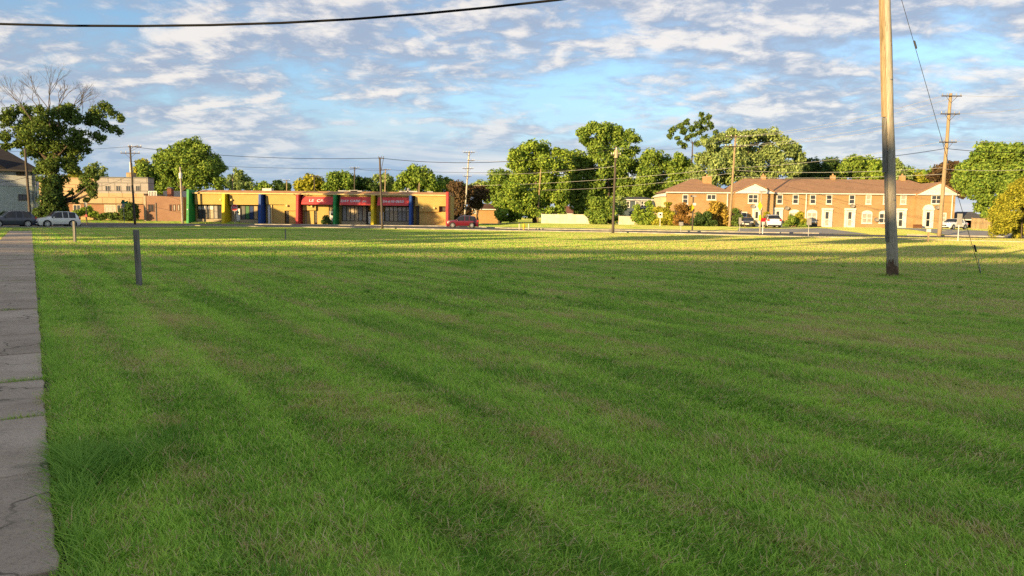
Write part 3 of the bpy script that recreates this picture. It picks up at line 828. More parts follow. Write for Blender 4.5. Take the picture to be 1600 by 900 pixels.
    # awnings with lettering
    for a, c, py0, py1, px, tx, tc, hs in ((473.5, 522.0, 307.2, 319.6, 498, 'LE  CA', 496, 0.75), (533, 581.0, 307.6, 320.6, 556, 'DAY CARE  m:', 554, 0.62), (591, 639.5, 308.2, 321.4, 615, '224-610-0653', 614, 0.62)):
        z1, z0 = f.z(py0, px), f.z(py1, px); x0, x1 = X(a), X(c); yo = -1.15
        m = MB(); m.add([(x0, Y - 0.02, z1), (x1, Y - 0.02, z1), (x1, Y + yo, z0), (x0, Y + yo, z0), (x0, Y - 0.02, z0), (x1, Y - 0.02, z0)],
                        [(3, 2, 1, 0), (0, 4, 3), (1, 2, 5), (3, 4, 5, 2)])
        aw = m.build('awning', M_AWN, t)
        sl = math.atan2(z1 - z0, -yo - 0.02)
        mid = Vector(((X(tc)), Y + yo * 0.55, z0 + (z1 - z0) * 0.46)) + Vector((0, -math.sin(sl), math.cos(sl))) * 0.03
        text_part(tx, hs * 1.12, M_WHITE, aw, mid, (sl, 0, 0), bold=0.012)
    for px, py, yo in ((346, 312.3, 0), (362.6, 312.5, 0), (449.2, 321.4, 0), (487.6, 322.4, 0.05), (660.5, 325, -0.12), (679, 325.2, -0.12)):
        m = MB(); c = (X(px), Y + yo - 0.2, f.z(py, px)); m.ball(c, 0.2, 10, 8); m.tube([(c[0], Y + yo - 0.003, c[2]), c], 0.07, 8)
        m.build('globe_lamp', M_LAMP, t, smooth=True)
    B(xl, xr, Y - 0.2, Y + 1.1, gz - 0.1, gz + 0.06).build('plinth', M_TAN, t)


daycare()


# ------------------------------------------------------------------ brick townhouse row
def townhouses():
    Y = 118.0; f = Facade(Y); X = f.x
    gz = 0.42
    M_BR = brick_mat('buff_orange_brick', (0.46, 0.29, 0.13), (0.37, 0.215, 0.09), (0.44, 0.36, 0.25))
    M_ROOF = course_mat('brown_shingle', (0.38, 0.225, 0.135), (0.31, 0.18, 0.11), 0.10, wid=0.3, depth=0.4)
    M_ROOF_O = M_ROOF
    t = thing('townhouse_row', 'two-storey orange brick townhouse row with brown hip roof and white doors', 'building', (0, 0, 0))
    ze = f.z(302.3, 1330)
    D = 11.0
    x0, x1 = X(1146.5), X(1489.5)
    xa, xb = X(1146.5), X(1206.5)          # left gabled bay
    xc, xd = X(1429.5), X(1489.5)          # right gabled bay
    B(xb, xc, Y + 0.35, Y + D, gz - 0.4, ze).build('wall', M_BR, t)
    B(xa, xb, Y - 0.35, Y + D + 0.3, gz - 0.4, ze + 0.003).build('bay_wall', M_BR, t)
    B(xc, xd, Y - 0.35, Y + D + 0.3, gz - 0.4, ze + 0.003).build('bay_wall', M_BR, t)
    zr = W(1330, 280.2, Y + D / 2).z
    ym = Y + D / 2 + 0.2
    o = 0.35
    # main roof: a hip roof along the row
    m = MB(); a = [(x0 - o, Y + 0.35 - o, ze + 0.02), (x1 + o, Y + 0.35 - o, ze + 0.02), (x1 + o, Y + D + o, ze + 0.02), (x0 - o, Y + D + o, ze + 0.02)]
    r0, r1 = (X(1177) , ym, zr), (X(1447), ym, zr)
    m.add(a + [r0, r1], [(0, 1, 5, 4), (1, 2, 5), (2, 3, 4, 5), (3, 0, 4), (3, 2, 1, 0)])
    roof = m.build('roof', M_ROOF, t)
    for k, (l, r, ap, pya) in enumerate(((1145.5, 1207.5, 1176.2, 286.8), (1428.5, 1494.5, 1462.5, 286.2))):
        xl_, xr_, xm = X(l), X(r), X(ap); za = f.z(pya, ap)
        m = MB(); yb = Y + D / 2
        th = 0.16
        # two slopes of the gable roof as slabs
        for (p, q) in ((xl_, xm), (xr_, xm)):
            m.hexa([(p, Y - 0.75, ze - 0.02), (q, Y - 0.75, za - 0.02), (q, yb, za - 0.02), (p, yb, ze - 0.02)] if p < q else
                   [(q, Y - 0.75, za - 0.02), (p, Y - 0.75, ze - 0.02), (p, yb, ze - 0.02), (q, yb, za - 0.02)],
                   [(p, Y - 0.75, ze + th), (q, Y - 0.75, za + th), (q, yb, za + th), (p, yb, ze + th)] if p < q else
                   [(q, Y - 0.75, za + th), (p, Y - 0.75, ze + th), (p, yb, ze + th), (q, yb, za + th)])
        m.build('gable_roof', M_ROOF, t)
        g = MB(); g.prism([(xl_ + 0.25, ze + 0.01), (xr_ - 0.25, ze + 0.01), (xm, za - 0.06)], Y - 0.62, Y - 0.30)
        gb = g.build('gable', M_WHITE, t)
        B(xl_ + 0.1, xr_ - 0.1, Y - 0.70, Y - 0.355, ze - 0.16, ze + 0.006).build('gable_fascia', M_WHITE, gb)
    # left wing: own hip roof
    wl, wr = X(1044), X(1141)
    B(wl, wr, Y + 0.6, Y + 10, gz - 0.4, ze - 0.02).build('wing_wall', M_BR, t)
    B(wr, xa - 0.004, Y + 1.2, Y + 9, gz - 0.4, ze - 0.04).build('link_wall', M_BR, t)
    m = MB(); zr2 = W(1092, 280.0, Y + 5.3).z
    a = [(wl - o - 0.1, Y + 0.25, ze), (wr + 0.5, Y + 0.25, ze), (wr + 0.5, Y + 10.4, ze), (wl - o - 0.1, Y + 10.4, ze)]
    m.add(a + [(X(1090), Y + 5.3, zr2), (X(1101), Y + 5.3, zr2)], [(0, 1, 5, 4), (1, 2, 5), (2, 3, 4, 5), (3, 0, 4), (3, 2, 1, 0)])
    m.build('wing_roof', M_ROOF, t)
    # side porch of the wing, in cream siding
    M_CREAM = course_mat('cream_siding', (0.62, 0.52, 0.34), (0.56, 0.47, 0.30), 0.14, wid=3.0, depth=0.3)
    B(X(1036.5), wl - 0.004, Y + 1.8, Y + 8, gz - 0.4, f.z(306.5, 1040)).build('side_porch', M_CREAM, t)
    MB().hexa([(X(1034), Y + 1.4, f.z(306.5, 1040) + .004), (wl - 0.1, Y + 1.4, f.z(306.5, 1040) + .004), (wl - 0.1, Y + 8.3, f.z(306.5, 1040) + .004), (X(1034), Y + 8.3, f.z(306.5, 1040) + .004)],
              [(X(1034), Y + 1.4, f.z(305.2, 1040)), (wl - 0.1, Y + 1.4, ze - 0.1), (wl - 0.1, Y + 8.3, ze - 0.1), (X(1034), Y + 8.3, f.z(305.2, 1040))]).build('porch_roof', M_WHITE, t)
    # eaves boards and gutters, downspouts
    B(xb + 0.02, xc - 0.02, Y - 0.10, Y + 0.345, ze - 0.15, ze + 0.005).build('gutter', M_WHITE, t)
    B(wl - o, wr + 0.45, Y + 0.13, Y + 0.59, ze - 0.17, ze - 0.004).build('gutter', M_WHITE, t)
    for px, yy, p1 in ((1260, Y + 0.24, 345), (1137.5, Y + 0.5, 352), (1484.5, Y - 0.45, 348)):
        MB().tube([(X(px), yy, ze - 0.14), (X(px), yy, gz - 0.1)], 0.09, 8).build('downspout', M_WHITE, t)
    # chimneys
    for px, p0, p1, w in ((1104.5, 275.6, 288, 13), (1192.5, 274.4, 282, 6), (1301, 274.4, 282, 6), (1409.5, 274.4, 282, 7)):
        ww = w * 0.102; yy = ym if px > 1150 else Y + 4.0
        zt = W(px, p0, yy).z; zb = W(px, p1, yy).z - 0.5
        c = B(W(px - w / 2, 280, yy).x, W(px + w / 2, 280, yy).x, yy - 0.4, yy + 0.4, zb, zt).build('chimney', M_BR, t)
        MB().tube([(W(px, 280, yy).x, yy, zt - 0.01), (W(px, 280, yy).x, yy, zt + 0.3)], 0.13, 8).build('chimney_pot', pmat('clay_pot', (0.45, 0.26, 0.14), rough=0.9), c)
    GL = [M_GLASS, M_BLIND]
    # upper windows
    for px0, px1, p0, p1, nx, yo in ((1213.8, 1223.4, 303.8, 318.4, 1, .35), (1238.8, 1248.2, 303.8, 318.4, 1, .35), (1265.8, 1275.2, 304, 318.6, 1, .35), (1291.2, 1300.6, 304, 318.8, 1, .35),
                                     (1327.0, 1336.4, 304.2, 318.8, 1, .35), (1353.2, 1362, 304.4, 319, 1, .35), (1380.5, 1389.5, 304.6, 319, 1, .35), (1407.4, 1416.8, 304.8, 319.2, 1, .35),
                                     (1166.8, 1182.6, 303.6, 317.6, 2, -.35), (1451.8, 1467.8, 305.0, 318.6, 2, -.35), (1067.0, 1076, 303.6, 318.4, 1, .6), (1105, 1119.8, 303.4, 312.2, 2, .6)):
        framed(t, X(px0), X(px1), f.z(p1, px0), f.z(p0, px0), Y + yo, 0.11, nx=nx, nz=2 if p1 - p0 > 12 else 1, glass=M_GLASS if int(px0) % 3 else M_BLIND, sill=True)
    # ground floor windows (arched heads on four of them)
    for px0, px1, p0, p1, nx, yo, arch in ((1157, 1166.4, 331, 346, 1, -.35, 0), (1234.6, 1250.6, 331.6, 342, 2, .35, 1), (1262, 1278.2, 331.6, 346.6, 2, .35, 1), (1348.4, 1364.8, 333, 349, 2, .35, 1),
                                           (1375.4, 1391.4, 333, 349, 2, .35, 1), (1470.4, 1477, 332.4, 348.4, 1, -.35, 0), (1112, 1119, 331.5, 342, 1, .6, 0)):
        w = framed(t, X(px0), X(px1), f.z(p1, px0), f.z(p0, px0), Y + yo, 0.13, nx=nx, nz=2, glass=M_GLASS if int(px0) % 2 else M_BLIND, sill=True)
        if arch:
            cx, zz, rx, rz = (X(px0) + X(px1)) / 2, f.z(p0, px0) + 0.003, (X(px1) - X(px0)) / 2, f.z(p0 - 4.2, px0) - f.z(p0, px0)
            MB().prism([(cx + rx * math.cos(k * math.pi / 12), zz + rz * math.sin(k * math.pi / 12)) for k in range(13)], Y + yo - 0.06, Y + yo + 0.05).build('arch_panel', M_WHITE, w)
    # doors with white surrounds
    for px0, px1, p0, p1, yo, arch in ((1174.5, 1188, 328.0, 353, -.35, 1), (1208.8, 1224.2, 327.4, 353.4, .35, 0), (1285.6, 1302, 328.2, 354.0, .35, 0), (1321.2, 1338.0, 328.4, 354.2, .35, 0),
                                       (1400.8, 1418, 328.6, 354.6, .35, 0), (1440.2, 1456.8, 328.6, 354.8, -.35, 1)):
        a, c, z0, z1 = X(px0), X(px1), gz, f.z(p0, px0); yy = Y + yo
        s = MB(); pw = (c - a) * 0.2
        s.box(a, a + pw, yy - 0.14, yy + 0.05, z0, z1).box(c - pw, c, yy - 0.14, yy + 0.05, z0, z1).box(a - 0.06, c + 0.06, yy - 0.2, yy + 0.05, z1 + 0.002, z1 + 0.3)
        if arch:
            rx, rz = (c - a) / 2 - 0.02, 0.62; cx = (a + c) / 2
            s.prism([(cx + rx * math.cos(k * math.pi / 12), z1 + 0.3 + rz * math.sin(k * math.pi / 12)) for k in range(13)], yy - 0.13, yy + 0.04)
        su = s.build('door_surround', M_WHITE, t)
        zd = z1 - 0.06
        B(a + pw + 0.004, c - pw - 0.004, yy + 0.003, yy + 0.05, zd + 0.003, z1).build('transom', M_WHITE, su)
        d = B(a + pw + 0.004, c - pw - 0.004, yy - 0.04, yy + 0.05, z0 + 0.05, zd).build('door', M_WHITE, t)
        gx = (c - a) * 0.15
        gm = M_DGLASS if arch and px0 > 1400 else M_GLASS
        zz = z0 + 0.05 + (zd - z0) * 0.5
        B((a + c) / 2 - gx, (a + c) / 2 + gx, yy - 0.055, yy - 0.043, zz, zd - 0.22).build('pane', gm, d)
        B((a + c) / 2 - gx, (a + c) / 2 + gx, yy - 0.055, yy - 0.043, z0 + 0.35, zz - 0.12).build('pane', gm if px0 > 1400 else M_BLIND, d)
        B(c - pw - 0.17, c - pw - 0.09, yy - 0.1, yy - 0.042, z0 + 1.0, z0 + 1.1).build('handle', M_DSTEEL, d)
        B(a - 0.15, c + 0.15, yy - 1.1, yy - 0.16, gz - 0.3, gz + 0.03).build('doorstep', M_APRON, t)
    # dishes and wall lamps
    for px, py in ((1331, 321.8), (1173.5, 322.5), (1229, 325), (1370, 343.2), (1460, 324)):
        m = MB(); yo = -0.35 if (px < 1207 or px > 1428) else 0.35; c = Vector((X(px), Y + yo - 0.45, f.z(py, px)))
        for i in range(4):
            pass
        n = 12; ring = []
        for rr, dy in ((0.02, 0.12), (0.22, 0.09), (0.40, 0.0)):
            ring.append([(c.x + rr * math.cos(k * 2 * math.pi / n), c.y + dy, c.z + 0.75 * rr * math.sin(k * 2 * math.pi / n)) for k in range(n)])
        for r in ring: m.v += r
        for i in range(2):
            for k in range(n): m.f.append((i * n + k, i * n + (k + 1) % n, (i + 1) * n + (k + 1) % n, (i + 1) * n + k))
        m.tube([(c.x, c.y + 0.1, c.z), (c.x, Y + yo - 0.003, c.z - 0.25)], 0.03, 6)
        m.build('satellite_dish', pmat('dish_grey', (0.26, 0.24, 0.22), rough=0.6), t)


townhouses()


# ------------------------------------------------------------------ pale two-storey house at the left edge
def left_house():
    C = W(57.5, 300, 96.0); C.z = 0; a = R(31)
    t = thing('pale_house', 'pale grey-green two-storey house with dark hip roof at the left edge', 'house', C, a)
    ca, sa = math.cos(a), math.sin(a)

    def sx(px):                       # local x on the front wall (0 at the right corner, negative to the left)
        k = W(px, 300, 1.0).x; return -(C.x - k * C.y) / (ca - k * sa)

    def sz(py, px): return W(px, py, C.y + sx(px) * sa).z
    M_UP = course_mat('grey_siding', (0.62, 0.64, 0.65), (0.58, 0.60, 0.61), 0.15, wid=4.0, depth=0.4)
    M_LOW = course_mat('mint_siding', (0.56, 0.64, 0.60), (0.52, 0.60, 0.56), 0.15, wid=4.0, depth=0.4)
    M_RF = course_mat('charcoal_shingle', (0.045, 0.04, 0.045), (0.03, 0.028, 0.03), 0.12, wid=0.3)
    xl = -12.0; ze = sz(265.5, 45); zm = sz(290.5, 45); D = 10.0
    B(xl, 0, 0, D, -0.2, zm).build('lower_wall', M_LOW, t)
    B(xl - 0.03, 0.03, -0.03, D + 0.03, zm + 0.003, ze).build('upper_wall', M_UP, t)
    zr = ze + 3.3; o = 0.7
    m = MB(); m.add([(xl - o, -o, ze - 0.1), (o, -o, ze - 0.1), (o, D + o, ze - 0.1), (xl - o, D + o, ze - 0.1), (xl + 3, D / 2, zr), (-4.2, D / 2, zr)], [(0, 1, 5, 4), (1, 2, 5), (2, 3, 4, 5), (3, 0, 4), (3, 2, 1, 0)])
    roof = m.build('roof', M_RF, t)
    B(xl - o, o, -o - 0.1, -o - 0.003, ze - 0.25, ze - 0.06).build('fascia', pmat('dark_fascia', (0.10, 0.09, 0.09)), roof)
    gx = sx(-6)
    MB().prism([(gx - 3.4, ze - 0.05), (gx + 0.9, ze - 0.05), (gx - 1.2, ze + 1.5)], -0.25, 4).build('dormer', M_UP, roof)
    MB().hexa([(gx - 1.2, -0.5, ze + 1.5), (gx + 1.2, -0.5, ze - 0.12), (gx + 1.2, 4, ze - 0.12), (gx - 1.2, 4, ze + 1.5)],
              [(gx - 1.2, -0.5, ze + 1.66), (gx + 1.4, -0.5, ze - 0.06), (gx + 1.4, 4, ze - 0.06), (gx - 1.2, 4, ze + 1.66)]).build('dormer_roof', M_RF, roof)
    M_FR = pmat('brown_window_frame', (0.10, 0.075, 0.055), rough=0.6)
    for a0, c0, p0, p1, nx, yo in ((27, 39.5, 266.8, 274.4, 2, -0.03), (28.2, 41.6, 303.6, 313.2, 2, 0), (-40, -14, 303.6, 315, 2, 0)):
        framed(t, sx(a0), sx(c0), sz(p1, a0), min(ze - 0.1, sz(p0, a0)), yo, 0.09, nx=nx, frame=M_FR, glass=pmat('amber_blind', (0.20, 0.17, 0.12)) if p0 < 300 else M_GLASS)
    for px in (51.0, 56.8):
        MB().tube([(sx(px), -0.09, ze - 0.2), (sx(px), -0.09, 0.1)], 0.06, 6).build('downspout', pmat('bluegrey_pipe', (0.10, 0.13, 0.16)), t)
    B(xl, 0.04, -0.06, -0.034, zm - 0.06, zm + 0.06).build('belt_board', M_UP, t)


left_house()


# ------------------------------------------------------------------ tan and brown commercial buildings at the left
def tan_building():
    Y = 132.0; f = Facade(Y); X = f.x; gz = 0.4
    t = thing('tan_office_building', 'tan office building with grey upper storey behind the big left tree', 'building', (0, 0, 0))
    M_BAND = course_mat('tan_panel', (0.44, 0.32, 0.185), (0.41, 0.295, 0.17), 1.1, wid=2.4, depth=0.3)
    M_GU = course_mat('grey_stucco', (0.34, 0.31, 0.29), (0.31, 0.285, 0.27), 1.4, wid=2.3, depth=0.2)
    M_BRK = brick_mat('brown_orange_brick', (0.38, 0.18, 0.09), (0.30, 0.14, 0.07), (0.3, 0.25, 0.2))
    zb0, zb1, zu = f.z(318.4, 190), f.z(302.0, 190), f.z(277.5, 190)
    xl, xr = X(10), X(224.5)
    B(xl, xr, Y + 0.5, Y + 14, gz - 0.5, zb0).build('ground_floor_wall', M_BRK, t)
    B(xl - 0.1, xr + 0.1, Y, Y + 14.1, zb0 + 0.003, zb1).build('band_panel', M_BAND, t)
    B(X(148), X(228.5), Y + 1.0, Y + 3.2, zb1 + 0.003, zu).build('upper_wall', M_GU, t)
    B(X(147.2), X(229.2), Y + 0.85, Y + 3.3, zu + 0.003, zu + 0.16).build('parapet_cap', M_DSTEEL, t)
    B(xl, X(146.5), Y + 0.8, Y + 14.0, zb1 + 0.003, f.z(277, 100)).build('upper_wall', M_BAND, t)
    for a, c in ((161, 169.6), (178, 185.8), (193.6, 201.4), (208.8, 216.4)):
        framed(t, X(a), X(c), f.z(298.8, a), f.z(289.4, a), Y + 1.0, 0.1, frame=M_GU, nx=2, glass=M_GLASS)
    for a, c in ((66, 74), (84, 96), (112, 124), (161, 179), (180.5, 198), (202, 214)):
        w = framed(t, X(a), X(c), f.z(332.0, a), f.z(319.6, a), Y + 0.5, 0.1, nx=3 if c - a > 14 else 2, glass=M_BLIND if int(a) % 2 else M_GLASS, frame=pmat('cream_trim2', (0.6, 0.52, 0.38)))
    for px, w in ((192.2, 1.2),):
        B(X(px), X(px) + w, Y + 1.6, Y + 2.8, zu + 0.16, zu + 1.0).build('roof_box', M_BAND, t)
    for px, p0 in ((196.6, 253), (198.6, 255)):
        MB().tube([(X(px), Y + 2.2, zu), (X(px), Y + 2.2, W(px, p0, Y + 2.2).z)], 0.14, 8).build('flue', M_WHITE, t)
    B(xl, X(200), Y - 3.0, Y - 2.7, 0.1, gz + 0.5).build('planter_wall', pmat('planter_tan', (0.42, 0.30, 0.15), rough=0.9), t)


tan_building()


def brown_building():
    Y = 127.5; f = Facade(Y); X = f.x; gz = 0.0
    t = thing('brown_brick_building', 'low pinkish brown brick building with small windows beside the green fin', 'building', (0, 0, 0))
    M_B = brick_mat('pink_brown_brick', (0.34, 0.19, 0.125), (0.28, 0.15, 0.10), (0.28, 0.2, 0.15))
    zt = f.z(305.8, 240); xl, xr = X(225.5), X(286.5)
    m = MB(); m.hexa([(xl, Y, gz - 0.1), (xr, Y, gz - 0.1), (xr, Y + 12, gz - 0.1), (xl, Y + 12, gz - 0.1)],
                     [(xl, Y, zt), (xr, Y, f.z(307.8, 286)), (xr, Y + 12, f.z(307.8, 286)), (xl, Y + 12, zt)])
    m.build('wall', M_B, t)
    B(xl - 0.05, xl + 0.35, Y - 0.08, Y - 0.003, gz, zt).build('corner_strip', pmat('tan_strip', (0.42, 0.32, 0.22)), t)
    B(X(243.5), X(244.6), Y - 0.1, Y - 0.003, gz, zt - 1.2).build('pipe', M_DSTEEL, t)
    for a, c, p0, p1, nx in ((231.5, 241.2, 319, 331, 2), (265, 268.2, 319.4, 329.6, 1), (270.6, 274.6, 319.4, 329.6, 1), (277.4, 281.2, 319.4, 329.6, 1)):
        framed(t, X(a), X(c), f.z(p1, a), f.z(p0, a), Y, 0.1, nx=nx, frame=pmat('brown_frame', (0.14, 0.07, 0.05)), glass=M_BLIND if a > 268 else M_GLASS)
    # roof chimney and railing
    c = B(X(249.4), X(256), Y + 3, Y + 4, zt - 0.3, f.z(293.4, 253)).build('chimney', brick_mat('dark_red_brick', (0.22, 0.07, 0.05), (0.18, 0.055, 0.04), (0.2, 0.15, 0.12)), t)
    MB().prism([(X(248.6), f.z(293.2, 253)), (X(257), f.z(293.2, 253)), (X(252.8), f.z(291, 253))], Y + 2.8, Y + 4.2).build('chimney_cap', M_DSTEEL, c)
    m = MB()
    for i in range(6): xx = X(229) + (X(241) - X(229)) * i / 5; m.box(xx - 0.05, xx + 0.05, Y + 1, Y + 1.1, zt, zt + 0.72)
    m.box(X(229) - 0.06, X(241) + 0.06, Y + 0.99, Y + 1.11, zt + 0.722, zt + 0.82); m.build('roof_railing', M_WHITE, t)
    # white building behind
    w = thing('white_flat_building', 'white flat-roofed building peeping out beside the green fin', 'building', (0, 0, 0))
    Y2 = 140; g = Facade(Y2)
    B(g.x(256), g.x(303), Y2, Y2 + 8, -0.1, g.z(298.6, 280)).build('wall', pmat('cream_wall', (0.62, 0.55, 0.46), rough=0.9), w)
    B(g.x(286), g.x(304), Y2 - 0.5, Y2 - 0.003, g.z(315.5, 290), g.z(314, 290)).build('canopy', M_DSTEEL, w)
    framed(w, g.x(289.5), g.x(295.5), g.z(329.5, 292), g.z(321, 292), Y2, 0.1)


brown_building()


# ------------------------------------------------------------------ little houses between the trees
def simple_house(name, label, Y, px0, px1, py_eave, py_ridge, wall, roofm, wins, gz, D=9, hip=1.5):
    f = Facade(Y); X = f.x; pm = (px0 + px1) / 2
    t = thing(name, label, 'house', (0, 0, 0))
    x0, x1, ze = X(px0), X(px1), f.z(py_eave, pm); zr = W(pm, py_ridge, Y + D / 2).z
    B(x0, x1, Y, Y + D, gz - 0.3, ze).build('wall', wall, t)
    m = MB(); o = 0.4
    m.add([(x0 - o, Y - o, ze + 0.003), (x1 + o, Y - o, ze + 0.003), (x1 + o, Y + D + o, ze + 0.003), (x0 - o, Y + D + o, ze + 0.003), (x0 + hip, Y + D / 2, zr), (x1 - hip, Y + D / 2, zr)],
          [(0, 1, 5, 4), (1, 2, 5), (2, 3, 4, 5), (3, 0, 4), (3, 2, 1, 0)])
    m.build('roof', roofm, t)
    B(x0 - o, x1 + o, Y - o - 0.12, Y - o + 0.05, ze - 0.18, ze).build('eaves_board', M_WHITE, t)
    for a, c, p0, p1, nx in wins: framed(t, X(a), X(c), f.z(p1, a), f.z(p0, a), Y, 0.11, nx=nx, nz=2)
    return t


M_BRSH = course_mat('umber_shingle', (0.16, 0.085, 0.06), (0.12, 0.065, 0.045), 0.12, wid=0.3)
M_GRSH = course_mat('grey_shingle', (0.13, 0.13, 0.14), (0.10, 0.10, 0.11), 0.12, wid=0.3)
simple_house('bungalow', 'small tan bungalow with brown roof behind the red car', 172, 728, 783, 326.5, 318, brick_mat('tan_brick', (0.48, 0.27, 0.10), (0.42, 0.22, 0.08), (0.4, 0.3, 0.2)), M_BRSH,
             [(739, 744, 328, 334, 1), (776.5, 780.5, 328, 335.5, 1)], 0.4)
simple_house('bluegrey_house', 'dark blue-grey house with white windows behind the pale fence', 137, 974, 1024, 311.6, 307.6, course_mat('bluegrey_siding', (0.085, 0.115, 0.135), (0.075, 0.10, 0.12), 0.16, wid=4), M_GRSH,
             [(978.6, 984, 314, 324.4, 1), (992.2, 998.8, 314, 320, 1), (1000.6, 1005.6, 314, 324.6, 1), (1006, 1011.6, 314, 324.6, 1)], 0.5)
simple_house('red_roof_house', 'low house with reddish roof half hidden behind the fence and trees', 168, 862, 905, 333.5, 322, pmat('beige_wall', (0.40, 0.32, 0.24)), course_mat('reddish_shingle', (0.26, 0.12, 0.075), (0.2, 0.09, 0.06), 0.12, wid=0.3), [], 0.5)


def garage():
    Y = 122; f = Facade(Y); X = f.x
    t = thing('dark_garage', 'dark open garage with grey roof behind the white sedan', 'garage', (0, 0, 0))
    gz = 0.45; ze = f.z(343.0, 1520)
    M_DK = pmat('dark_boarding', (0.05, 0.05, 0.055), rough=0.8)
    B(X(1500), X(1545), Y + 5, Y + 5.2, gz - 0.2, ze).build('back_wall', M_DK, t)
    B(X(1499), X(1500) - 0.01, Y, Y + 5.2, gz - 0.2, ze).build('side_wall', M_DK, t); B(X(1545) + 0.01, X(1546), Y, Y + 5.2, gz - 0.2, ze).build('side_wall', M_DK, t)
    m = MB(); zr = W(1522, 331, Y + 3).z
    m.add([(X(1498), Y - 0.3, ze + .003), (X(1547), Y - 0.3, ze + .003), (X(1547), Y + 6, ze + .003), (X(1498), Y + 6, ze + .003), (X(1512), Y + 3, zr), (X(1538), Y + 3, zr)],
          [(0, 1, 5, 4), (1, 2, 5), (2, 3, 4, 5), (3, 0, 4), (3, 2, 1, 0)])
    m.build('roof', M_GRSH, t)
    B(X(1503), X(1547), Y - 0.45, Y - 0.303, ze - 0.15, ze + 0.06).build('eaves_board', M_WHITE, t)


garage()


# ------------------------------------------------------------------ fences
def plank_fence(name, label, p0, p1, h, w, material, post_m, gap=0.012, zb=None, group=None):
    a, c = Vector((p0[0], p0[1], 0)), Vector((p1[0], p1[1], 0)); d = (c - a); L = d.length; d.normalize(); n = max(1, int(L / w))
    t = thing(name, label, 'fence', (a.x, a.y, 0), math.atan2(d.y, d.x), group)
    me = None; rr = random.Random(5)
    for i in range(n):
        o = None
        x = i * L / n; q = a + d * x; z = hgt(q.x, q.y)
        if me is None:
            o = B(gap / 2, L / n - gap / 2, -0.012, 0.012, 0.0, h).build('plank', material, t); me = o.data
        else:
            o = bpy.data.objects.new('plank', me); link(o, t)
        o.location = (x, rr.uniform(-0.006, 0.006), z - 0.05 + rr.uniform(-0.02, 0.02))
    np_ = max(2, int(L / 2.4) + 1)
    for i in range(np_):
        x = L * i / (np_ - 1); q = a + d * min(x, L); z = hgt(q.x, q.y)
        B(x - 0.05, x + 0.05, 0.02, 0.12, z - 0.2, z + h + 0.05).build('fence_post', post_m, t)
    z = hgt(a.x, a.y)
    B(0, L, 0.014, 0.018, z + 0.3, z + 0.4).build('rail', post_m, t)
    return t


M_FW = pmat('cream_fence_paint', (0.55, 0.50, 0.41), (0.44, 0.40, 0.32), scale=1.2, rough=0.8)
M_FWD = wood_mat('fence_wood', (0.36, 0.27, 0.16), (0.26, 0.19, 0.11))
fa = W(846, 340, 137); fb = W(921, 340, 134); plank_fence('cream_fence', 'long cream board fence in front of the trees right of the wooden pole', (fa.x, fa.y), (fb.x, fb.y), 1.75, 0.28, M_FW, M_FW)
fa = W(967, 340, 126); fb = W(1034, 340, 125); plank_fence('cream_fence', 'cream board fence below the dark blue-grey house', (fa.x, fa.y), (fb.x, fb.y), 1.5, 0.28, M_FW, M_FW)
fa = W(1518, 350, 114); fb = W(1552, 350, 112); plank_fence('wood_fence', 'brown wooden board fence between white sedan and golden shrub', (fa.x, fa.y), (fb.x, fb.y), 1.65, 0.2, M_FWD, M_FWD)


# ------------------------------------------------------------------ unseen apartment block, added behind the viewpoint to shade the lawn
def block():
    t = thing('added_shade_block', 'long six-storey brick apartment block added unseen behind the viewpoint to shade the lawn', 'building', (0, 0, 0))
    M = brick_mat('dark_brick', (0.26, 0.13, 0.08), (0.2, 0.1, 0.06), (0.25, 0.2, 0.16))
    y0, y1, H = -74.0, -60.0, 22.3
    x0, x1 = -150.0, 14.0
    B(x0, x1, y0, y1, -0.2, H - 0.25).build('wall', M, t)
    roof = B(x0 - 0.2, x1 + 0.2, y0 - 0.2, y1 + 0.2, H - 0.247, H).build('roof', M_APRON, t)
    # raised screen and gap added to shape light and dark bands on the lawn
    B(x0, x1, y1 - 0.4, y1 - 0.2, H + 0.55, H + 2.15).build('added_shade_screen', M_STEEL, roof)
    for i in range(28):
        x = x0 + 3 + i * 5.8; B(x, x + 0.12, y1 - 0.36, y1 - 0.24, H, H + 0.547).build('added_screen_post', M_STEEL, roof)
    for i in range(22):
        for j in range(6):
            x = x0 + 3 + i * 7.3; z = 1.2 + j * 3.5
            w = B(x, x + 1.6, y1 + 0.003, y1 + 0.08, z, z + 1.7).build('window', M_WHITE, t)
            B(x + 0.1, x + 1.5, y1 + 0.083, y1 + 0.1, z + 0.1, z + 1.6).build('pane', M_GLASS, w)


block()

# ================================================================== trees and shrubs
LEAF = {
    'oak': leaf_mat('leaf_oak', (0.064, 0.120, 0.033), (0.191, 0.260, 0.063)),
    'green': leaf_mat('leaf_green', (0.097, 0.187, 0.038), (0.308, 0.412, 0.076)),
    'bright': leaf_mat('leaf_bright', (0.121, 0.226, 0.038), (0.364, 0.470, 0.076)),
    'pale': leaf_mat('leaf_pale', (0.137, 0.207, 0.073), (0.412, 0.508, 0.180)),
    'dark': leaf_mat('leaf_dark', (0.040, 0.085, 0.030), (0.114, 0.176, 0.051)),
    'red': leaf_mat('leaf_red', (0.075, 0.052, 0.034), (0.19, 0.125, 0.070)),
    'rust': leaf_mat('leaf_rust', (0.20, 0.115, 0.035), (0.42, 0.24, 0.075)),
    'orange': leaf_mat('leaf_orange', (0.329, 0.215, 0.044), (0.593, 0.428, 0.088)),
    'gold': leaf_mat('leaf_gold', (0.182, 0.206, 0.029), (0.494, 0.470, 0.061)),
}


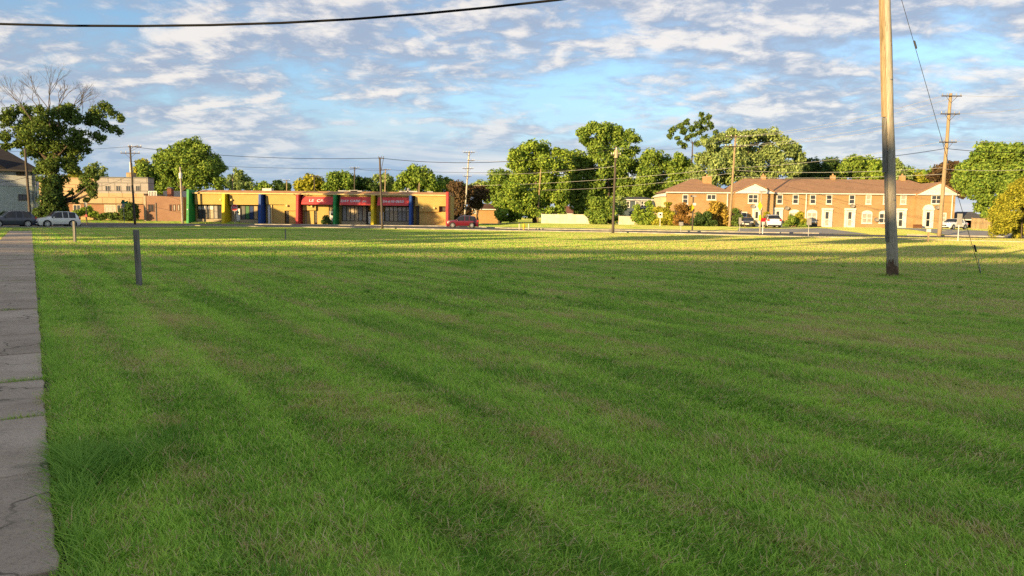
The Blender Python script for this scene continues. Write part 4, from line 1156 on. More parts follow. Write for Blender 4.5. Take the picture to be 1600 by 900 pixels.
def leaves(blobs, size, r, cover=0.8, sub=7, subr=0.52, flat=0.85, maxn=30000):
    P, Nn = [], []
    for c, R_ in blobs:
        cs = [(np.array(c), R_ * 0.62)]
        for _ in range(sub):
            d = r.standard_normal(3); d /= np.linalg.norm(d)
            cs.append((np.array(c) + d * R_ * r.uniform(0.42, 0.78) * np.array([1, 1, flat]), R_ * r.uniform(0.7, 1.25) * subr))
        for cc, rr in cs:
            n = max(6, int(cover * 4 * math.pi * rr * rr / (0.5 * size * size)))
            d = r.standard_normal((n, 3)); d /= np.linalg.norm(d, axis=1)[:, None]
            q = cc + d * (rr * r.random(n) ** 0.3)[:, None] * np.array([1, 1, flat]) * r.uniform(0.85, 1.12, (n, 1))
            P.append(q); Nn.append(d * 0.75 + np.array([0, 0, 0.25]) + 0.65 * r.standard_normal((n, 3)))
    P = np.concatenate(P); Nn = np.concatenate(Nn)
    if len(P) > maxn:
        k = r.permutation(len(P))[:maxn]; P, Nn = P[k], Nn[k]; size *= 1.1
    Nn /= np.linalg.norm(Nn, axis=1)[:, None]
    m = len(P); a = np.cross(Nn, r.standard_normal((m, 3))); a /= np.linalg.norm(a, axis=1)[:, None]; bb = np.cross(Nn, a)
    s = size * (0.55 + 0.8 * r.random((m, 1)))
    V = np.stack([P - a * s * 0.62, P - bb * s * 0.36 + Nn * s * 0.08, P + a * s * 0.62, P + bb * s * 0.36 + Nn * s * 0.08], 1).reshape(-1, 3)
    V[:, 2] = np.maximum(V[:, 2], 0.03)
    F4 = np.arange(m * 4).reshape(-1, 4)
    return V, F4, np.repeat(r.random(m), 4)


def tree_core(name, label, cat, base, blobs, leafm, size, trunk_r, seed, cover=0.8, sub=7, subr=0.52, group=None, limbs=7, trunk_top=None, maxn=30000, trunk_m=None):
    r = np.random.default_rng(seed); rr = random.Random(seed)
    t = thing(name, label, cat, (base[0], base[1], base[2]), 0, group)
    bl = [((c[0] - base[0], c[1] - base[1], c[2] - base[2]), R_) for c, R_ in blobs]
    V, F4, rn = leaves(bl, size, r, cover, sub, subr, maxn=maxn)
    tri_mesh('crown' if trunk_r > 0.07 else 'foliage', V, F4, leafm, {'rnd': rn}, t)
    cz = [b[0][2] for b in bl]; top = trunk_top if trunk_top else min(max(cz) * 0.75, (sum(cz) / len(cz)) * 1.1)
    mx = sum(b[0][0] for b in bl) / len(bl)
    mb = MB(); n = 7; path = []; rad = []
    for i in range(n):
        u = i / (n - 1)
        path.append((mx * 0.6 * u ** 1.5 + (rr.uniform(-1, 1) * trunk_r * 0.6 if 0 < i else 0), rr.uniform(-1, 1) * trunk_r * 0.5 if i else 0, -0.15 + (top + 0.15) * u)); rad.append(trunk_r * (1.25 if i == 0 else 1.0 - 0.6 * u))
    mb.tube(path, rad, 8)
    tr = mb.build('trunk' if trunk_r > 0.07 else 'stem', trunk_m or M_BARK, t, smooth=True)
    order = list(range(len(bl))); rr.shuffle(order)
    order.sort(key=lambda k: math.hypot(bl[k][0][0] - mx * 0.5, bl[k][0][1]) > 0.62 * max(math.hypot(b[0][0] - mx * 0.5, b[0][1]) for b in bl))
    for k in order[:limbs]:
        c, R_ = bl[k]; u0 = min(0.97, max(0.3, (c[2] - 0.75 * math.hypot(c[0] - mx * 0.5, c[1])) / max(top, 0.1))); i0 = u0 * (n - 1); i = int(i0); p0 = Vector(path[i]).lerp(Vector(path[min(i + 1, n - 1)]), i0 - i)
        c = Vector(c); mid = p0.lerp(c, 0.5) + Vector((0, 0, -0.06 * (c - p0).length + rr.uniform(-.2, .2)))
        rb = trunk_r * (1 - 0.6 * u0) * 0.42
        MB().tube([p0, mid, c, c + (c - mid) * 0.12], [rb, rb * 0.6, rb * 0.25, rb * 0.08], 6).build('limb', trunk_m or M_BARK, tr, smooth=True)
    return t


SEED = [100]


def tree(name, label, Y, pxblobs, leafm, base_px, trunk_r=0.25, cat='tree', k=1.5, cover=0.75, depth=0.6, size=None, group=None, limbs=6, sub=8, subr=0.58, trunk_top=None, maxn=34000):
    SEED[0] += 1; rr = random.Random(SEED[0])
    bx = W(base_px, 345, Y).x; base = (bx, Y, hgt(bx, Y))
    bl = []
    for px, py, r in pxblobs:
        R_ = r * Y / F_PX * k; c = W(px, py, Y); c = Vector((c.x, Y, c.z)); dy = rr.uniform(-depth, depth) * R_ * 1.6
        c = c + Vector((c.x / Y * dy, dy, (c.z - CAM_H) / Y * dy)); bl.append((c, R_))
    return tree_core(name, label, cat, base, bl, LEAF[leafm], size or max(0.10, 0.0027 * Y), trunk_r, SEED[0], cover, sub, subr, group, limbs, trunk_top, maxn)


# big half-dead oak at the left
oak = tree('oak_tree', 'big dark tree with bare dead crown rising behind the parked cars', 92,
           [(18, 178, 10), (8, 190, 9), (40, 172, 9), (45, 190, 13), (68, 192, 15), (62, 172, 9), (90, 178, 14), (108, 172, 11), (118, 186, 11), (32, 208, 11), (60, 214, 17), (92, 206, 17), (6, 212, 10), (10, 228, 7), (120, 206, 11),
            (140, 188, 10), (152, 178, 10), (165, 168, 8), (176, 176, 7), (188, 184, 6), (160, 196, 9), (176, 202, 7), (188, 206, 5), (148, 214, 8), (158, 218, 6), (72, 238, 16), (100, 232, 15), (122, 236, 10), (138, 236, 6), (48, 240, 8),
            (82, 262, 15), (104, 258, 11), (66, 262, 10), (90, 283, 12), (74, 284, 10), (118, 262, 7), (140, 266, 8), (132, 278, 8), (142, 288, 8), (128, 296, 7), (142, 302, 7), (136, 312, 5), (150, 278, 5), (118, 314, 4), (112, 300, 4), (110, 222, 10), (132, 222, 8), (112, 248, 9), (50, 226, 10), (30, 224, 7)],
           'oak', 82, 0.85, cover=0.6, size=0.26, limbs=12, sub=7, subr=0.52, k=1.42, trunk_top=10.0, maxn=60000)
tree('ivy', 'dark ivy wrapped round the trunk of the big left tree', 91.2, [(82, 284, 8), (80, 296, 10), (84, 306, 11), (78, 316, 12), (84, 326, 12), (72, 330, 10), (94, 330, 9), (82, 336, 11)], 'dark', 82, 0.06, cat='ivy', cover=0.8, size=0.25, limbs=2)


def dead_crown(parent):
    rr = random.Random(12); mb = None

    def grow(p, d, L, r, lev):
        nonlocal mb
        q = p + d * L; m = p.lerp(q, 0.5) + Vector((rr.uniform(-1, 1), rr.uniform(-1, 1), rr.uniform(-.5, .5))) * L * 0.07
        mb.tube([p, m, q], [r, r * 0.85, r * 0.68], 5, cap=False)
        if lev == 0: return
        for k in range(2 if rr.random() < 0.72 else 3):
            nd = (d + Vector((rr.uniform(-1, 1), rr.uniform(-1, 1) * 0.7, rr.uniform(-0.25, 0.55))) * 0.62).normalized()
            grow(q, nd, L * rr.uniform(0.66, 0.9), r * 0.62, lev - 1)
    for px, py, dx, dz, L, r in ((66, 196, -0.1, 1, 2.1, 0.12), (78, 196, 0.12, 1, 2.0, 0.11), (90, 198, 0.05, 1, 2.0, 0.13), (98, 194, 0.35, 0.9, 1.9, 0.11), (104, 192, 0.6, 0.75, 1.8, 0.10), (54, 196, -0.55, 0.9, 2.0, 0.09), (34, 200, -0.5, 0.85, 1.7, 0.08), (112, 190, 0.95, 0.45, 1.6, 0.07), (24, 216, -0.8, 0.4, 1.2, 0.06)):
        p = W(px, py, 92 + rr.uniform(-1.2, 1.2)) - parent.location
        mb = MB()
        grow(Vector(p), Vector((dx, rr.uniform(-.25, .25), dz)).normalized(), L * 0.92, r * 0.8, 5)
        mb.build('dead_branch', M_DEADW, parent)


dead_crown(oak)

tree('maple_tree', 'broad green maple behind the brown brick building', 158,
     [(258, 246, 11), (272, 240, 12), (288, 232, 11), (304, 230, 11), (318, 238, 10), (296, 245, 14), (275, 256, 13), (255, 260, 10), (322, 252, 13), (336, 256, 10), (344, 264, 7), (310, 262, 14), (290, 268, 12), (334, 270, 9), (268, 274, 11), (318, 280, 11), (342, 284, 9), (300, 284, 11)], 'green', 284, 0.55, limbs=10, cover=0.7)
tree('tall_shrubs', 'dark leafy trees filling in left of the broad maple', 166, [(238, 282, 13), (252, 286, 13), (268, 290, 13), (226, 276, 11), (230, 264, 9), (246, 268, 10), (256, 296, 12), (280, 294, 12)], 'green', 242, 0.2)
tree('yellow_tree', 'small yellowish tree behind the tan office roof', 190, [(222, 256, 7), (216, 266, 6), (228, 264, 6), (220, 274, 7)], 'gold', 221, 0.15)
tree('pale_tree', 'sparse pale tree behind the left end of the tan office', 175, [(148, 268, 8), (156, 274, 7), (140, 276, 7), (162, 264, 4), (150, 258, 4)], 'pale', 150, 0.15, cover=0.32)
tree('round_tree', 'small yellow-lit tree behind the big left tree', 170, [(118, 272, 8), (108, 280, 7), (126, 282, 7)], 'gold', 116, 0.2)
tree('spruce_tree', 'pale grey-green tree beyond the roof right of the broad maple', 210, [(372, 272, 7), (366, 282, 8), (380, 282, 8), (372, 292, 9), (388, 292, 6)], 'pale', 373, 0.25)
for nm, lb, Y, bl, lf, b in (
        ('distant_tree', 'low green tree beyond the shop roof above the blue fin', 230, [(404, 296, 5), (412, 292, 6), (422, 294, 5)], 'green', 412),
        ('distant_tree', 'small dark tree beyond the shop roof left of the first awning', 230, [(436, 290, 7), (446, 294, 6), (430, 296, 5)], 'dark', 437),
        ('distant_tree', 'yellow-green tree beyond the roof over the first awning', 205, [(478, 286, 9), (490, 282, 9), (468, 292, 7), (500, 290, 8), (485, 294, 8)], 'gold', 484),
        ('distant_tree', 'rounded tree beyond the roof between two far poles', 200, [(520, 280, 9), (530, 276, 9), (542, 282, 10), (514, 290, 8), (530, 290, 9), (548, 290, 7)], 'green', 530),
        ('distant_tree', 'low leafy tree right of the tallest far pole', 205, [(566, 284, 8), (576, 288, 8), (560, 293, 7), (586, 293, 7)], 'dark', 570),
        ('distant_tree', 'narrow tree behind the dark pole at the second awning', 215, [(592, 278, 6), (608, 280, 8), (600, 290, 8), (616, 290, 6)], 'pale', 602),
        ('distant_tree', 'widest tree beyond the roof near the second blue fin', 195, [(634, 280, 9), (645, 270, 10), (658, 272, 10), (670, 280, 9), (625, 291, 8), (645, 288, 11), (664, 291, 10), (682, 290, 8)], 'green', 652),
        ('distant_tree', 'green tree beyond the right end of the shop roof', 200, [(692, 284, 7), (702, 288, 7), (684, 294, 6)], 'green', 694)):
    tree(nm, lb, Y, bl, LEAF and lf, b, 0.25, size=0.55, limbs=3, group=None)
tree('copper_tree', 'dark copper-leaved tree right behind the red end fin', 152, [(716, 292, 10), (708, 304, 8), (722, 308, 10), (714, 322, 9), (710, 336, 7), (726, 330, 7), (732, 296, 7)], 'red', 716, 0.25)
tree('copper_tree', 'smaller dark copper tree between pale pole and bungalow', 158, [(742, 302, 9), (752, 308, 8), (740, 316, 8), (754, 296, 7), (746, 320, 7)], 'red', 746, 0.25)
tree('pale_tree', 'pale grey tree peeking over the copper trees', 200, [(748, 288, 7), (756, 290, 6), (740, 294, 6)], 'pale', 748, 0.2)
tree('linden_tree', 'rounded mid-green tree left of the large bright tree', 172, [(776, 280, 10), (786, 276, 10), (796, 284, 10), (768, 294, 9), (782, 294, 11), (766, 308, 8), (778, 312, 9), (790, 306, 10)], 'green', 780, 0.3)
tree('poplar_tree', 'large bright green tree left of the wooden pole, leafy to the ground', 144,
     [(806, 240, 9), (820, 234, 9), (836, 230, 9), (850, 236, 10), (800, 254, 8), (816, 256, 13), (838, 254, 14), (858, 256, 12), (872, 240, 8), (884, 244, 8), (880, 262, 10), (808, 278, 13), (832, 278, 15), (856, 282, 14),
      (876, 286, 12), (800, 300, 13), (824, 304, 15), (848, 308, 13), (872, 310, 11), (792, 320, 11), (812, 326, 12), (834, 330, 11), (854, 332, 8), (786, 334, 8), (800, 338, 7), (878, 328, 8)], 'bright', 836, 0.4, limbs=8, maxn=36000)
tree('cottonwood_tree', 'tallest leafy tree behind the transformer pole', 152,
     [(914, 208, 9), (926, 202, 9), (940, 204, 8), (952, 200, 9), (966, 206, 9), (982, 208, 8), (990, 218, 7), (918, 224, 9), (944, 220, 11), (974, 224, 10), (930, 238, 11), (958, 240, 12), (986, 238, 9), (904, 248, 10), (896, 262, 9),
      (918, 258, 13), (944, 260, 14), (972, 260, 13), (994, 262, 9), (902, 280, 12), (926, 284, 14), (954, 286, 14), (982, 284, 12), (896, 302, 10), (914, 308, 12), (940, 304, 10), (970, 304, 9), (900, 324, 10), (918, 330, 9), (988, 304, 9)], 'green', 951, 0.45, limbs=12, cover=0.72, maxn=36000)
tree('dense_shrub', 'dense round shrub at the right end of the cream fence', 128, [(930, 318, 8), (944, 320, 8), (938, 332, 11), (952, 332, 9), (926, 336, 9), (944, 344, 8), (958, 342, 6), (930, 346, 6)], 'green', 940, 0.06, cat='shrub', limbs=4)
tree('pale_shrub', 'spiky pale tree right behind the thin transformer pole', 130, [(968, 312, 6), (974, 322, 6), (966, 330, 6), (972, 338, 5)], 'pale', 969, 0.06, cat='shrub', cover=0.6, limbs=3)
tree('leafy_tree', 'deep green trees behind the blue-grey house', 149, [(1010, 246, 9), (1024, 242, 9), (1036, 252, 10), (1012, 262, 11), (1034, 270, 12), (1014, 282, 12), (1040, 288, 12), (1056, 276, 11), (1060, 296, 11), (1022, 298, 11), (1002, 296, 9), (1044, 306, 10), (1058, 312, 8), (1028, 314, 8), (1070, 260, 9), (1082, 270, 10), (1078, 286, 9), (1064, 246, 7), (1052, 256, 8)], 'green', 1030, 0.35, limbs=7)
tree('sparse_tree', 'tall sparse tree with clumped foliage and visible sky gaps', 160, [(1050, 204, 6), (1046, 212, 5), (1062, 196, 6), (1072, 190, 5), (1066, 206, 6), (1080, 202, 6), (1090, 196, 6), (1100, 188, 6), (1106, 184, 5), (1112, 196, 6), (1100, 202, 6), (1118, 206, 4), (1084, 212, 5), (1072, 216, 5), (1092, 208, 5), (1058, 216, 4), (1070, 228, 5), (1088, 224, 5), (1100, 214, 5), (1062, 224, 4), (1096, 178, 4)],
     'oak', 1078, 0.28, cover=0.7, sub=6, limbs=6, trunk_top=17.5, k=1.25)
tree('silver_maple_tree', 'broad pale green tree rising over the townhouse roof', 142,
     [(1108, 226, 8), (1122, 218, 9), (1140, 212, 9), (1158, 216, 10), (1174, 210, 9), (1192, 214, 10), (1208, 212, 8), (1222, 222, 9), (1236, 234, 9), (1246, 244, 8), (1250, 256, 7), (1116, 238, 12), (1140, 236, 13), (1168, 236, 14), (1196, 236, 13), (1220, 246, 12),
      (1098, 250, 11), (1124, 258, 13), (1152, 260, 14), (1182, 258, 14), (1210, 262, 12), (1236, 264, 10), (1090, 270, 11), (1114, 280, 11), (1142, 282, 12), (1172, 280, 11), (1200, 278, 10), (1084, 286, 9)], 'pale', 1165, 0.5, limbs=10, cover=0.75, maxn=38000)
for lb, bl, lf, b in (('dark tree behind the townhouse ridge next to the broad pale tree', [(1258, 256, 8), (1270, 258, 9), (1264, 270, 10), (1282, 268, 9), (1250, 274, 8)], 'dark', 1266),
                      ('dark green tree behind the middle townhouse chimney', [(1292, 256, 8), (1304, 260, 9), (1298, 272, 9), (1314, 270, 9)], 'dark', 1302),
                      ('sunlit green tree behind the right part of the townhouse ridge', [(1328, 254, 8), (1340, 252, 8), (1352, 258, 9), (1334, 268, 10), (1350, 272, 9), (1320, 264, 7)], 'green', 1340),
                      ('small bright tree behind the near pole above the ridge', [(1364, 258, 7), (1376, 262, 7), (1370, 272, 8), (1384, 274, 7)], 'bright', 1372),
                      ('low bright green tree between roof and copper tree', [(1424, 276, 6), (1436, 278, 6), (1446, 280, 6), (1454, 286, 6), (1430, 284, 6)], 'gold', 1438)):
    tree('background_tree', lb, 156, bl, lf, b, 0.3, limbs=3)
tree('conifer_tree', 'pale conifer just right of the near pole', 150, [(1402, 250, 3), (1404, 258, 5), (1400, 266, 6), (1408, 268, 6), (1402, 276, 8), (1414, 277, 6)], 'pale', 1404, 0.2, cover=0.6)
tree('copper_tree', 'dark copper tree behind the leaning right-hand pole', 140, [(1468, 266, 7), (1480, 260, 7), (1490, 258, 6), (1460, 276, 7), (1474, 278, 8), (1490, 272, 8), (1496, 286, 8), (1482, 290, 8), (1498, 300, 8)], 'red', 1482, 0.3)
tree('norway_maple_tree', 'large dense green maple at the right edge', 116,
     [(1502, 272, 9), (1512, 258, 10), (1528, 246, 10), (1544, 236, 11), (1562, 230, 11), (1582, 234, 11), (1602, 236, 12), (1622, 244, 12), (1498, 284, 8), (1518, 278, 14), (1542, 262, 15), (1568, 256, 16), (1596, 260, 16), (1622, 266, 14), (1640, 262, 12),
      (1520, 296, 10), (1546, 288, 14), (1574, 284, 15), (1602, 290, 14), (1540, 308, 10), (1556, 314, 10), (1532, 322, 8), (1546, 334, 8), (1560, 330, 8), (1630, 290, 13)], 'green', 1575, 0.5, cover=0.85, limbs=8, size=0.33, maxn=42000)
tree('golden_shrub', 'big golden green shrub at the right edge by the kerb', 70,
     [(1582, 298, 9), (1598, 292, 10), (1614, 296, 12), (1570, 312, 9), (1588, 314, 12), (1608, 316, 13), (1562, 328, 9), (1580, 334, 12), (1602, 338, 13), (1624, 326, 14), (1558, 344, 9), (1572, 354, 10), (1592, 358, 11), (1612, 358, 12), (1556, 360, 7), (1640, 346, 14), (1636, 364, 10)],
     'gold', 1598, 0.06, cat='shrub', cover=0.8, size=0.16, limbs=6, maxn=46000)
# shrubs about the houses
for nm, lb, Y, bl, lf, b in (
        ('rust_shrub', 'rusty red shrub against the left townhouse wing', 113, [(1064, 324, 6), (1072, 330, 7), (1062, 338, 7), (1074, 344, 6), (1058, 348, 5)], 'rust', 1068),
        ('green_shrub', 'dark green shrub under the wing window', 112, [(1090, 342, 7), (1102, 340, 7), (1094, 350, 6), (1108, 348, 6)], 'dark', 1098),
        ('orange_shrub', 'tall orange and yellow shrub on the brick wing', 114, [(1116, 320, 6), (1124, 326, 7), (1114, 332, 7), (1128, 338, 7), (1118, 346, 7), (1130, 350, 6)], 'orange', 1122),
        ('olive_shrub', 'olive shrub right of the pole by the townhouses', 114, [(1150, 330, 4), (1153, 338, 5), (1148, 346, 5), (1156, 350, 5)], 'oak', 1151),
        ('climbing_shrub', 'yellow-green climber on the pale side porch', 116, [(1040, 332, 6), (1048, 338, 7), (1038, 346, 6), (1050, 349, 5), (1044, 320, 4)], 'gold', 1044),
        ('sapling', 'narrow young tree in front of the cream fence', 124, [(996, 324, 4), (998, 332, 5), (995, 340, 6), (1000, 348, 5)], 'bright', 997),
        ('sapling', 'taller young tree before the blue-grey house', 124, [(1014, 318, 4), (1016, 326, 5), (1012, 336, 6), (1018, 344, 6), (1010, 349, 5)], 'bright', 1014),
        ('sapling', 'young golden bush next to the white sign', 120, [(1028, 328, 5), (1034, 342, 6), (1026, 348, 5)], 'gold', 1030),
        ('low_shrub', 'low weedy shrub at the fence foot', 126, [(982, 347, 5), (976, 349, 4), (989, 349, 4)], 'gold', 982),
        ('green_shrub', 'spreading green shrub under the arched window', 113, [(1230, 350, 5), (1240, 347, 6), (1250, 350, 6), (1236, 342, 5), (1258, 353, 4)], 'green', 1242),
        ('yellow_shrub', 'yellow shrub with upright shoots beside the downspout', 114, [(1250, 340, 5), (1256, 346, 5), (1252, 334, 3)], 'gold', 1253),
        ('yellow_shrub', 'yellow shrub between the door and white car', 115, [(1198, 336, 4), (1204, 340, 4), (1194, 342, 4)], 'gold', 1199),
        ('dark_hedge', 'dark green conical shrub in front of the tan office', 127, [(200, 322, 6), (208, 326, 7), (198, 332, 6), (210, 336, 6), (202, 340, 5)], 'dark', 204),
        ('low_hedge', 'low yellow-green hedge along the tan office', 127, [(158, 338, 4), (166, 337, 4), (174, 338, 4), (182, 338, 4), (190, 339, 3)], 'oak', 174),
        ('low_hedge', 'sunlit shrub by the tan office behind the tall sign', 127, [(128, 330, 5), (136, 326, 5), (144, 332, 5), (150, 336, 4), (120, 334, 5)], 'bright', 134),
        ('round_bush', 'small round dark bush beside the white door under the first awning', 125.2, [(507, 345, 4), (511, 342, 4), (513, 347, 3)], 'dark', 510),
        ('dark_bush', 'dark bush between the pale house and big tree', 93, [(62, 332, 6), (70, 336, 6), (56, 338, 5), (66, 342, 5)], 'dark', 64),
        ('dark_bush', 'dark bush at the pale house above the grey car', 94, [(6, 336, 5), (-4, 332, 6), (14, 340, 4)], 'dark', 4),
        ('clipped_hedge', 'dark clipped hedge below the large bright tree', 150, [(784, 341, 4), (792, 341, 4), (800, 342, 4)], 'dark', 792),
        ('fence_vine', 'bright vine climbing the cream fence', 150.2, [(867, 338, 3), (868, 343, 3), (875, 342, 3)], 'bright', 869),
        ('fence_vine', 'small yellow vine on the cream fence beside the first', 149.8, [(880, 340, 3), (880, 345, 2), (857, 340, 3), (857, 345, 2)], 'gold', 880)):
    tree(nm, lb, Y, bl, lf, b, 0.05, cat='shrub', limbs=2, size=0.26, cover=0.9)
# far woods that read as one mass beyond the roofs
for px0, px1, Y, base, amp, lf, lb in ((352, 730, 250, 296, 7, 'oak', 'low hazy green treeline beyond the shop roof'), (1240, 1465, 200, 276, 7, 'green', 'green treeline closing the gaps behind the townhouse ridge'), (870, 1100, 190, 302, 12, 'green', 'leafy mass filling in behind the centre trees')):
    rr = random.Random(px0); bl = []
    for px in range(px0, px1, 9):
        c = W(px + rr.uniform(-3, 3), base - amp * (0.5 + 0.5 * math.sin(px * 0.071)) * rr.uniform(0.5, 1.2), Y); c.y += rr.uniform(-6, 6)
        bl += [(c, rr.uniform(1.5, 2.6)), (c + Vector((rr.uniform(-1, 1), 0.5, -2.6)), 2.4)]
    V, F4, rn = leaves(bl, 0.62, np.random.default_rng(px0), 0.6, 5, 0.58, maxn=16000)
    tag(tri_mesh('distant_treeline', V, F4, LEAF[lf], {'rnd': rn}), lb, 'trees', kind='stuff')
# unseen trees added outside the frame to shade the far lawn and shops
for i, (x, y, h, r, lb) in enumerate(((-58, 12, 16.5, 6.0, 'added unseen tree left of the view, first of the row from the lawn'), (-66, 15, 17, 6.0, 'added unseen tree left of the view, second of the row'), (-75, 18, 17.5, 6.0, 'added unseen tree left of the view, third of the row'),
                                      (-83, 22, 17.5, 6.0, 'added unseen tree left of the view, fourth of the row'), (-92, 28, 18, 6.0, 'added unseen tree left of the view, fifth of the row'), (-100, 33, 18, 6.0, 'added unseen tree left of the view, last of the row'),
                                      (-49, 10, 13.5, 3.6, 'smaller added unseen tree left of the view at the near end of the row'), (-41, 9, 12.2, 2.6, 'smallest added unseen tree left of the view, closest to the lawn'),
                                      (-30, 12, 14.0, 2.8, 'slim added unseen tree left of the view between the row and the lawn'), (-22, 13, 13.6, 2.4, 'young added unseen tree left of the view nearest the lawn'), (-15, -1, 12.6, 2.2, 'young added unseen tree behind and left of the viewpoint'), (-18, 6, 15, 3.0, 'slender added unseen tree close left of the viewpoint'), (-8, -9, 14.4, 2.6, 'slender added unseen tree behind the viewpoint'), (-26, 21, 12.6, 2.4, 'low-crowned added unseen tree left of the view near the sidewalk'),
                                      (-61, 79, 16.5, 4.2, 'added unseen tree just outside the left edge beyond the dark SUV'), (-91, 70, 13.5, 6.0, 'added unseen tree left of the view shading the pale house'), (-84, 78, 12.5, 5.5, 'lower added unseen tree left of the view beside the pale house'))):
    rr = random.Random(40 + i); bl = []
    for _ in range(14):
        a = rr.uniform(0, 6.28); q = rr.uniform(0.1, 0.75) * r; bl.append((Vector((x + q * math.cos(a), y + q * math.sin(a), h - r * 0.65 + rr.uniform(-0.42, 0.42) * r)), r * rr.uniform(0.38, 0.52)))
    tree_core('added_shade_tree', lb, 'tree', (x, y, 0), bl, LEAF['green'], 0.6, 0.4, 60 + i, cover=0.7, limbs=6, maxn=12000)


# ================================================================== poles and wires
def pole(name, label, base, top, r0, r1, material, arms=(), extras=None, cat='utility pole', group=None):
    """base and top are (px, py) in the photo plus the distance Y; arms: (py, half width m, brace)"""
    bpx, bpy_, Y, gz = base; b = W(bpx, bpy_, Y); x0 = b.x; z0 = gz
    tp = W(top[0], top[1], Y)
    t = thing(name, label, cat, (x0, Y, z0), 0, group)
    P = lambda z: Vector(((tp.x - x0) * (z / (tp.z - z0)), 0, z))
    H = tp.z - z0
    mb = MB(); n = 10
    mb.tube([P(-0.3 + (H + 0.3) * i / n) + Vector((math.sin(i * 2.1) * 0.01, 0, 0)) for i in range(n + 1)], [r0 + (r1 - r0) * i / n for i in range(n + 1)], 14)
    mb.build('shaft', material, t, smooth=True)
    for py, hw, off in arms:
        z = W(top[0], py, Y).z - z0; c = P(z) + Vector((off, -r1 - 0.06, 0))
        a = B(c.x - hw, c.x + hw, c.y - 0.05, c.y + 0.05, z - 0.055, z + 0.055).build('crossarm', M_ARM, t)
        for s in (-0.92, -0.45, 0.45, 0.92):
            m = MB(); x = c.x + s * hw; m.tube([(x, c.y, z + 0.056), (x, c.y, z + 0.14), (x, c.y, z + 0.15), (x, c.y, z + 0.26)], [0.025, 0.025, 0.06, 0.045], 8); m.build('insulator', M_WHITE if r0 < 0.19 else M_STEEL, a)
        for s in (-1, 1):
            MB().tube([(c.x + s * hw * 0.55, c.y - 0.02, z - 0.05), (c.x * 0 + P(z - 0.7).x, c.y + 0.02, z - min(0.7, hw * 0.8))], 0.022, 6).build('brace', M_ARM, a)
    if extras: extras(t, P, H)
    return t


def transformer(z, dx, r=0.28, h=0.85, col=None):
    def f(t, P, H):
        m = MB(); c = P(z) + Vector((dx, -0.1, 0)); m.tube([c + Vector((0, 0, -h / 2)), c + Vector((0, 0, -h / 2 + 0.02)), c + Vector((0, 0, h / 2)), c + Vector((0, 0, h / 2 + 0.08))], [r * 0.9, r, r, r * 0.5], 14)
        tr = m.build('transformer', col or M_STEEL, t, smooth=False)
        MB().tube([c + Vector((0, 0, h / 2 + 0.05)), c + Vector((0, 0, h / 2 + 0.3))], 0.05, 8).build('bushing', M_WHITE, tr)
        MB().tube([c, P(z)], 0.05, 6).build('bracket', M_DSTEEL, tr)
    return f


NP = ground_at(1394.5, 431)


def near_extras(t, P, H):
    # wooden moulding down the left side in three lengths, bare rotted foot, hanging cut wire, bolts
    for z0, z1, w, off in ((4.55, 9.6, 0.085, -0.155), (2.98, 4.53, 0.075, -0.17), (1.0, 2.96, 0.03, -0.165)):
        a, b = P(z0), P(z1); k = 0.0035
        MB().hexa([(a.x + off - w / 2, -0.10, z0), (a.x + off + w / 2, -0.12, z0), (a.x + off + w / 2, 0.02, z0), (a.x + off - w / 2, 0.02, z0)],
                  [(b.x + off + 0.02 - w / 2, -0.09, z1), (b.x + off + 0.02 + w / 2, -0.11, z1), (b.x + off + 0.02 + w / 2, 0.02, z1), (b.x + off + 0.02 - w / 2, 0.02, z1)]).build('cable_moulding', M_POST if z0 < 4 else M_POLE2, t)
    m = MB(); rj = random.Random(9); n = 20                      # peeling dark foot with a ragged upper edge
    hs = [rj.uniform(0.22, 0.62) for _ in range(n)]
    for k in range(n):
        a = 2 * math.pi * k / n
        for z, r in ((-0.1, 0.168), (hs[k] * 0.6, 0.163), (hs[k], 0.1585)):
            q = P(z); m.v.append((q.x + r * math.cos(a), r * math.sin(a), z))
    for k in range(n):
        k2 = (k + 1) % n
        for r in (0, 1): m.f.append((3 * k + r, 3 * k2 + r, 3 * k2 + r + 1, 3 * k + r + 1))
    m.build('rotted_foot', pmat('charred_wood', (0.10, 0.062, 0.042), (0.19, 0.125, 0.085), scale=9, rough=0.95, bump=0.6, bscale=25), t)
    for z in (1.32, 2.2, 5.6, 8.0):
        MB().tube([P(z) + Vector((0.02, -0.17, 0)), P(z) + Vector((0.02, -0.13, 0))], 0.022, 8).build('bolt', M_STEEL, t)
    m = MB(); q = P(8.2) + Vector((0.26, -0.05, 0)); m.tube([q + Vector((0.02, 0, 1.2)), q + Vector((0.03, 0, 0.6)), q + Vector((-0.02, 0, 0.2)), q + Vector((0.02, 0, -0.28)), q + Vector((0.06, 0, -0.40))], 0.012, 6); m.tube([q + Vector((0.03, 0, -0.30)), q + Vector((0.14, 0, -0.2))], 0.008, 5)
    m.build('hanging_wire', M_WIRE, t)
    MB().tube([P(7.98) + Vector((-0.16, 0, -0.05)), P(7.98) + Vector((0, -0.15, 0)), P(7.98) + Vector((0.15, 0, 0.05))], 0.01, 6).build('band', M_DSTEEL, t)


